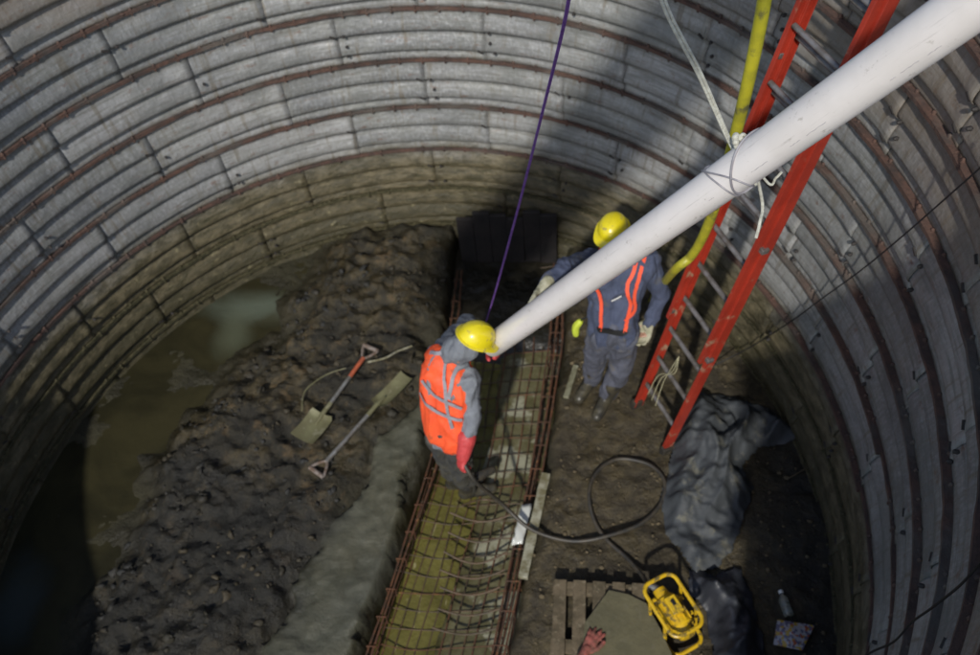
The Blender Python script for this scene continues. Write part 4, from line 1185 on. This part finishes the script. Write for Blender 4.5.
for path in (
    [W(424, 378, .95), W(432, 392, .9), W(446, 402, .88), W(462, 408, .85)],
    [W(421, 392, .85), W(430, 406, .8), W(445, 416, .78), W(462, 420, .76)],
    [W(426, 350, 1.15), W(436, 344, 1.24), W(446, 344, 1.25)],
    [W(474, 366, 1.1), W(462, 366, 1.14), W(453, 378, 1.05), W(449, 398, .9)],
    [W(444, 346, 1.24), W(443, 366, 1.1), W(445, 390, .95), W(452, 428, .68)]):
    drape('reflective_band', [p + (CAM-p).normalized()*.15 for p in path],   .023 if path[0].z < 1.2 else .02, M['reflective'], ve, ve, t=.003)
gl = MB(); hand_mb(gl, K['HB'], dH, V((.7, .5, 0)), .75, 1.12, -1); gl.cap(K['HB']-dH.normalized()*.10, K['HB']+dH.normalized()*.03, .058, .042)
blob(gl, 'rubber_glove', M['glove_red'], w1, .006, 2, .003, 22)
gl = MB(); dG = K['HA']-K['EA']; hand_mb(gl, K['HA'], dG, V((0, -.5, .5)), .5, 1.1, 1); gl.cap(K['HA']-dG.normalized()*.08, K['HA']+dG.normalized()*.03, .045, .037)
blob(gl, 'rubber_glove', M['glove_red'], w1, .006, 2, .003, 22)
hat(w1, K['hd']+uph.normalized()*.045+V((.01, 0, 0)), uph, hf1, .82)
for q in (-1, 1):
    f_ = (hf1-uph.normalized()*hf1.dot(uph.normalized())).normalized(); r_ = f_.cross(uph.normalized())
    MB().ball(K['hd']+f_*.078+uph.normalized()*.014+r_*.028*q, .010, 8, 6).build('eye', M['eye'], w1)
# the dark coiled end of the vibrator beside his boots
tag(MB().cap(at(478, 476, -.1), at(492, 470, -.12), .035, .030).build('vibrator_head', M['black_rubber']), 'stubby black vibrator head in the trench beside the orange-vest worker\'s boots', 'vibrator head')

# ------------------------------------------------------------------ light, sky, camera
AZ, EL = math.radians(-8), math.radians(42)
dv = V((-math.sin(AZ)*math.cos(EL), math.cos(AZ)*math.cos(EL), -math.sin(EL)))
sun = bpy.data.lights.new('sun', 'SUN'); sun.energy = 3.3; sun.angle = math.radians(1.7); sun.color = (1.0, .965, .90)
so = link(bpy.data.objects.new('sun', sun)); so.rotation_euler = dv.to_track_quat('-Z', 'Y').to_euler(); so.location = (0, -6, 9)
w = bpy.data.worlds.new('World'); sc.world = w; w.use_nodes = True; nt = w.node_tree
sky = nt.nodes.new('ShaderNodeTexSky'); sky.sky_type = 'NISHITA'; sky.sun_disc = False; sky.sun_elevation = EL
sky.sun_rotation = math.atan2(-dv.x, -dv.y)
nt.links.new(sky.outputs[0], nt.nodes['Background'].inputs[0]); nt.nodes['Background'].inputs[1].default_value = .135
# added blocker out of view: casts the shade band down the far wall
def blocker_pt(px, py, s_): q = on_wall(px, py, 0) or at(px, py, 0); return q - dv*s_
b0, b1 = on_wall(522, 222, 0), on_wall(712, 10, 0)
def to_plane(q, yy): return q - dv*((q.y-yy)/dv.y)
e0, e1 = to_plane(b0, -3.2), to_plane(b1, -3.2); bd = (e1-e0).normalized()
bm_ = empty('shade_blocker', e0, 'added unseen blocker behind the camera that shades the far wall', 'shade blocker')
MB().beam(e0-bd*.75, e1+bd*.9, .66, .40, up=-dv).build('blocker_section', M['yellow_paint'], bm_, bevel=.01)
MB().beam(e1+bd*.5, e1+bd*6, .74, .50, up=-dv).build('blocker_section', M['yellow_paint'], bm_, bevel=.01)
MB().tube([e0-bd*.75-dv.cross(bd)*.2, e0-bd*.75+dv.cross(bd)*.2], .19, 20).build('blocker_end', M['steel'], bm_)
print('boom', e0, e1)
cd = bpy.data.cameras.new('camera'); cd.sensor_width = 36; cd.lens = FPX/980*36; cd.clip_end = 600; cd.clip_start = .05
cd.dof.use_dof = True; cd.dof.focus_distance = 3.0; cd.dof.aperture_fstop = 2.6
co = link(bpy.data.objects.new('camera', cd)); co.matrix_world = Matrix.Translation(CAM) @ Matrix((AX[0], AX[1], AX[2])).to_4x4()
sc.camera = co
sc.view_settings.view_transform = 'Standard'; sc.view_settings.look = 'None'; sc.view_settings.gamma = 1; sc.view_settings.exposure = 0
sc.view_settings.use_curve_mapping = False
sc.cycles.max_bounces = 6
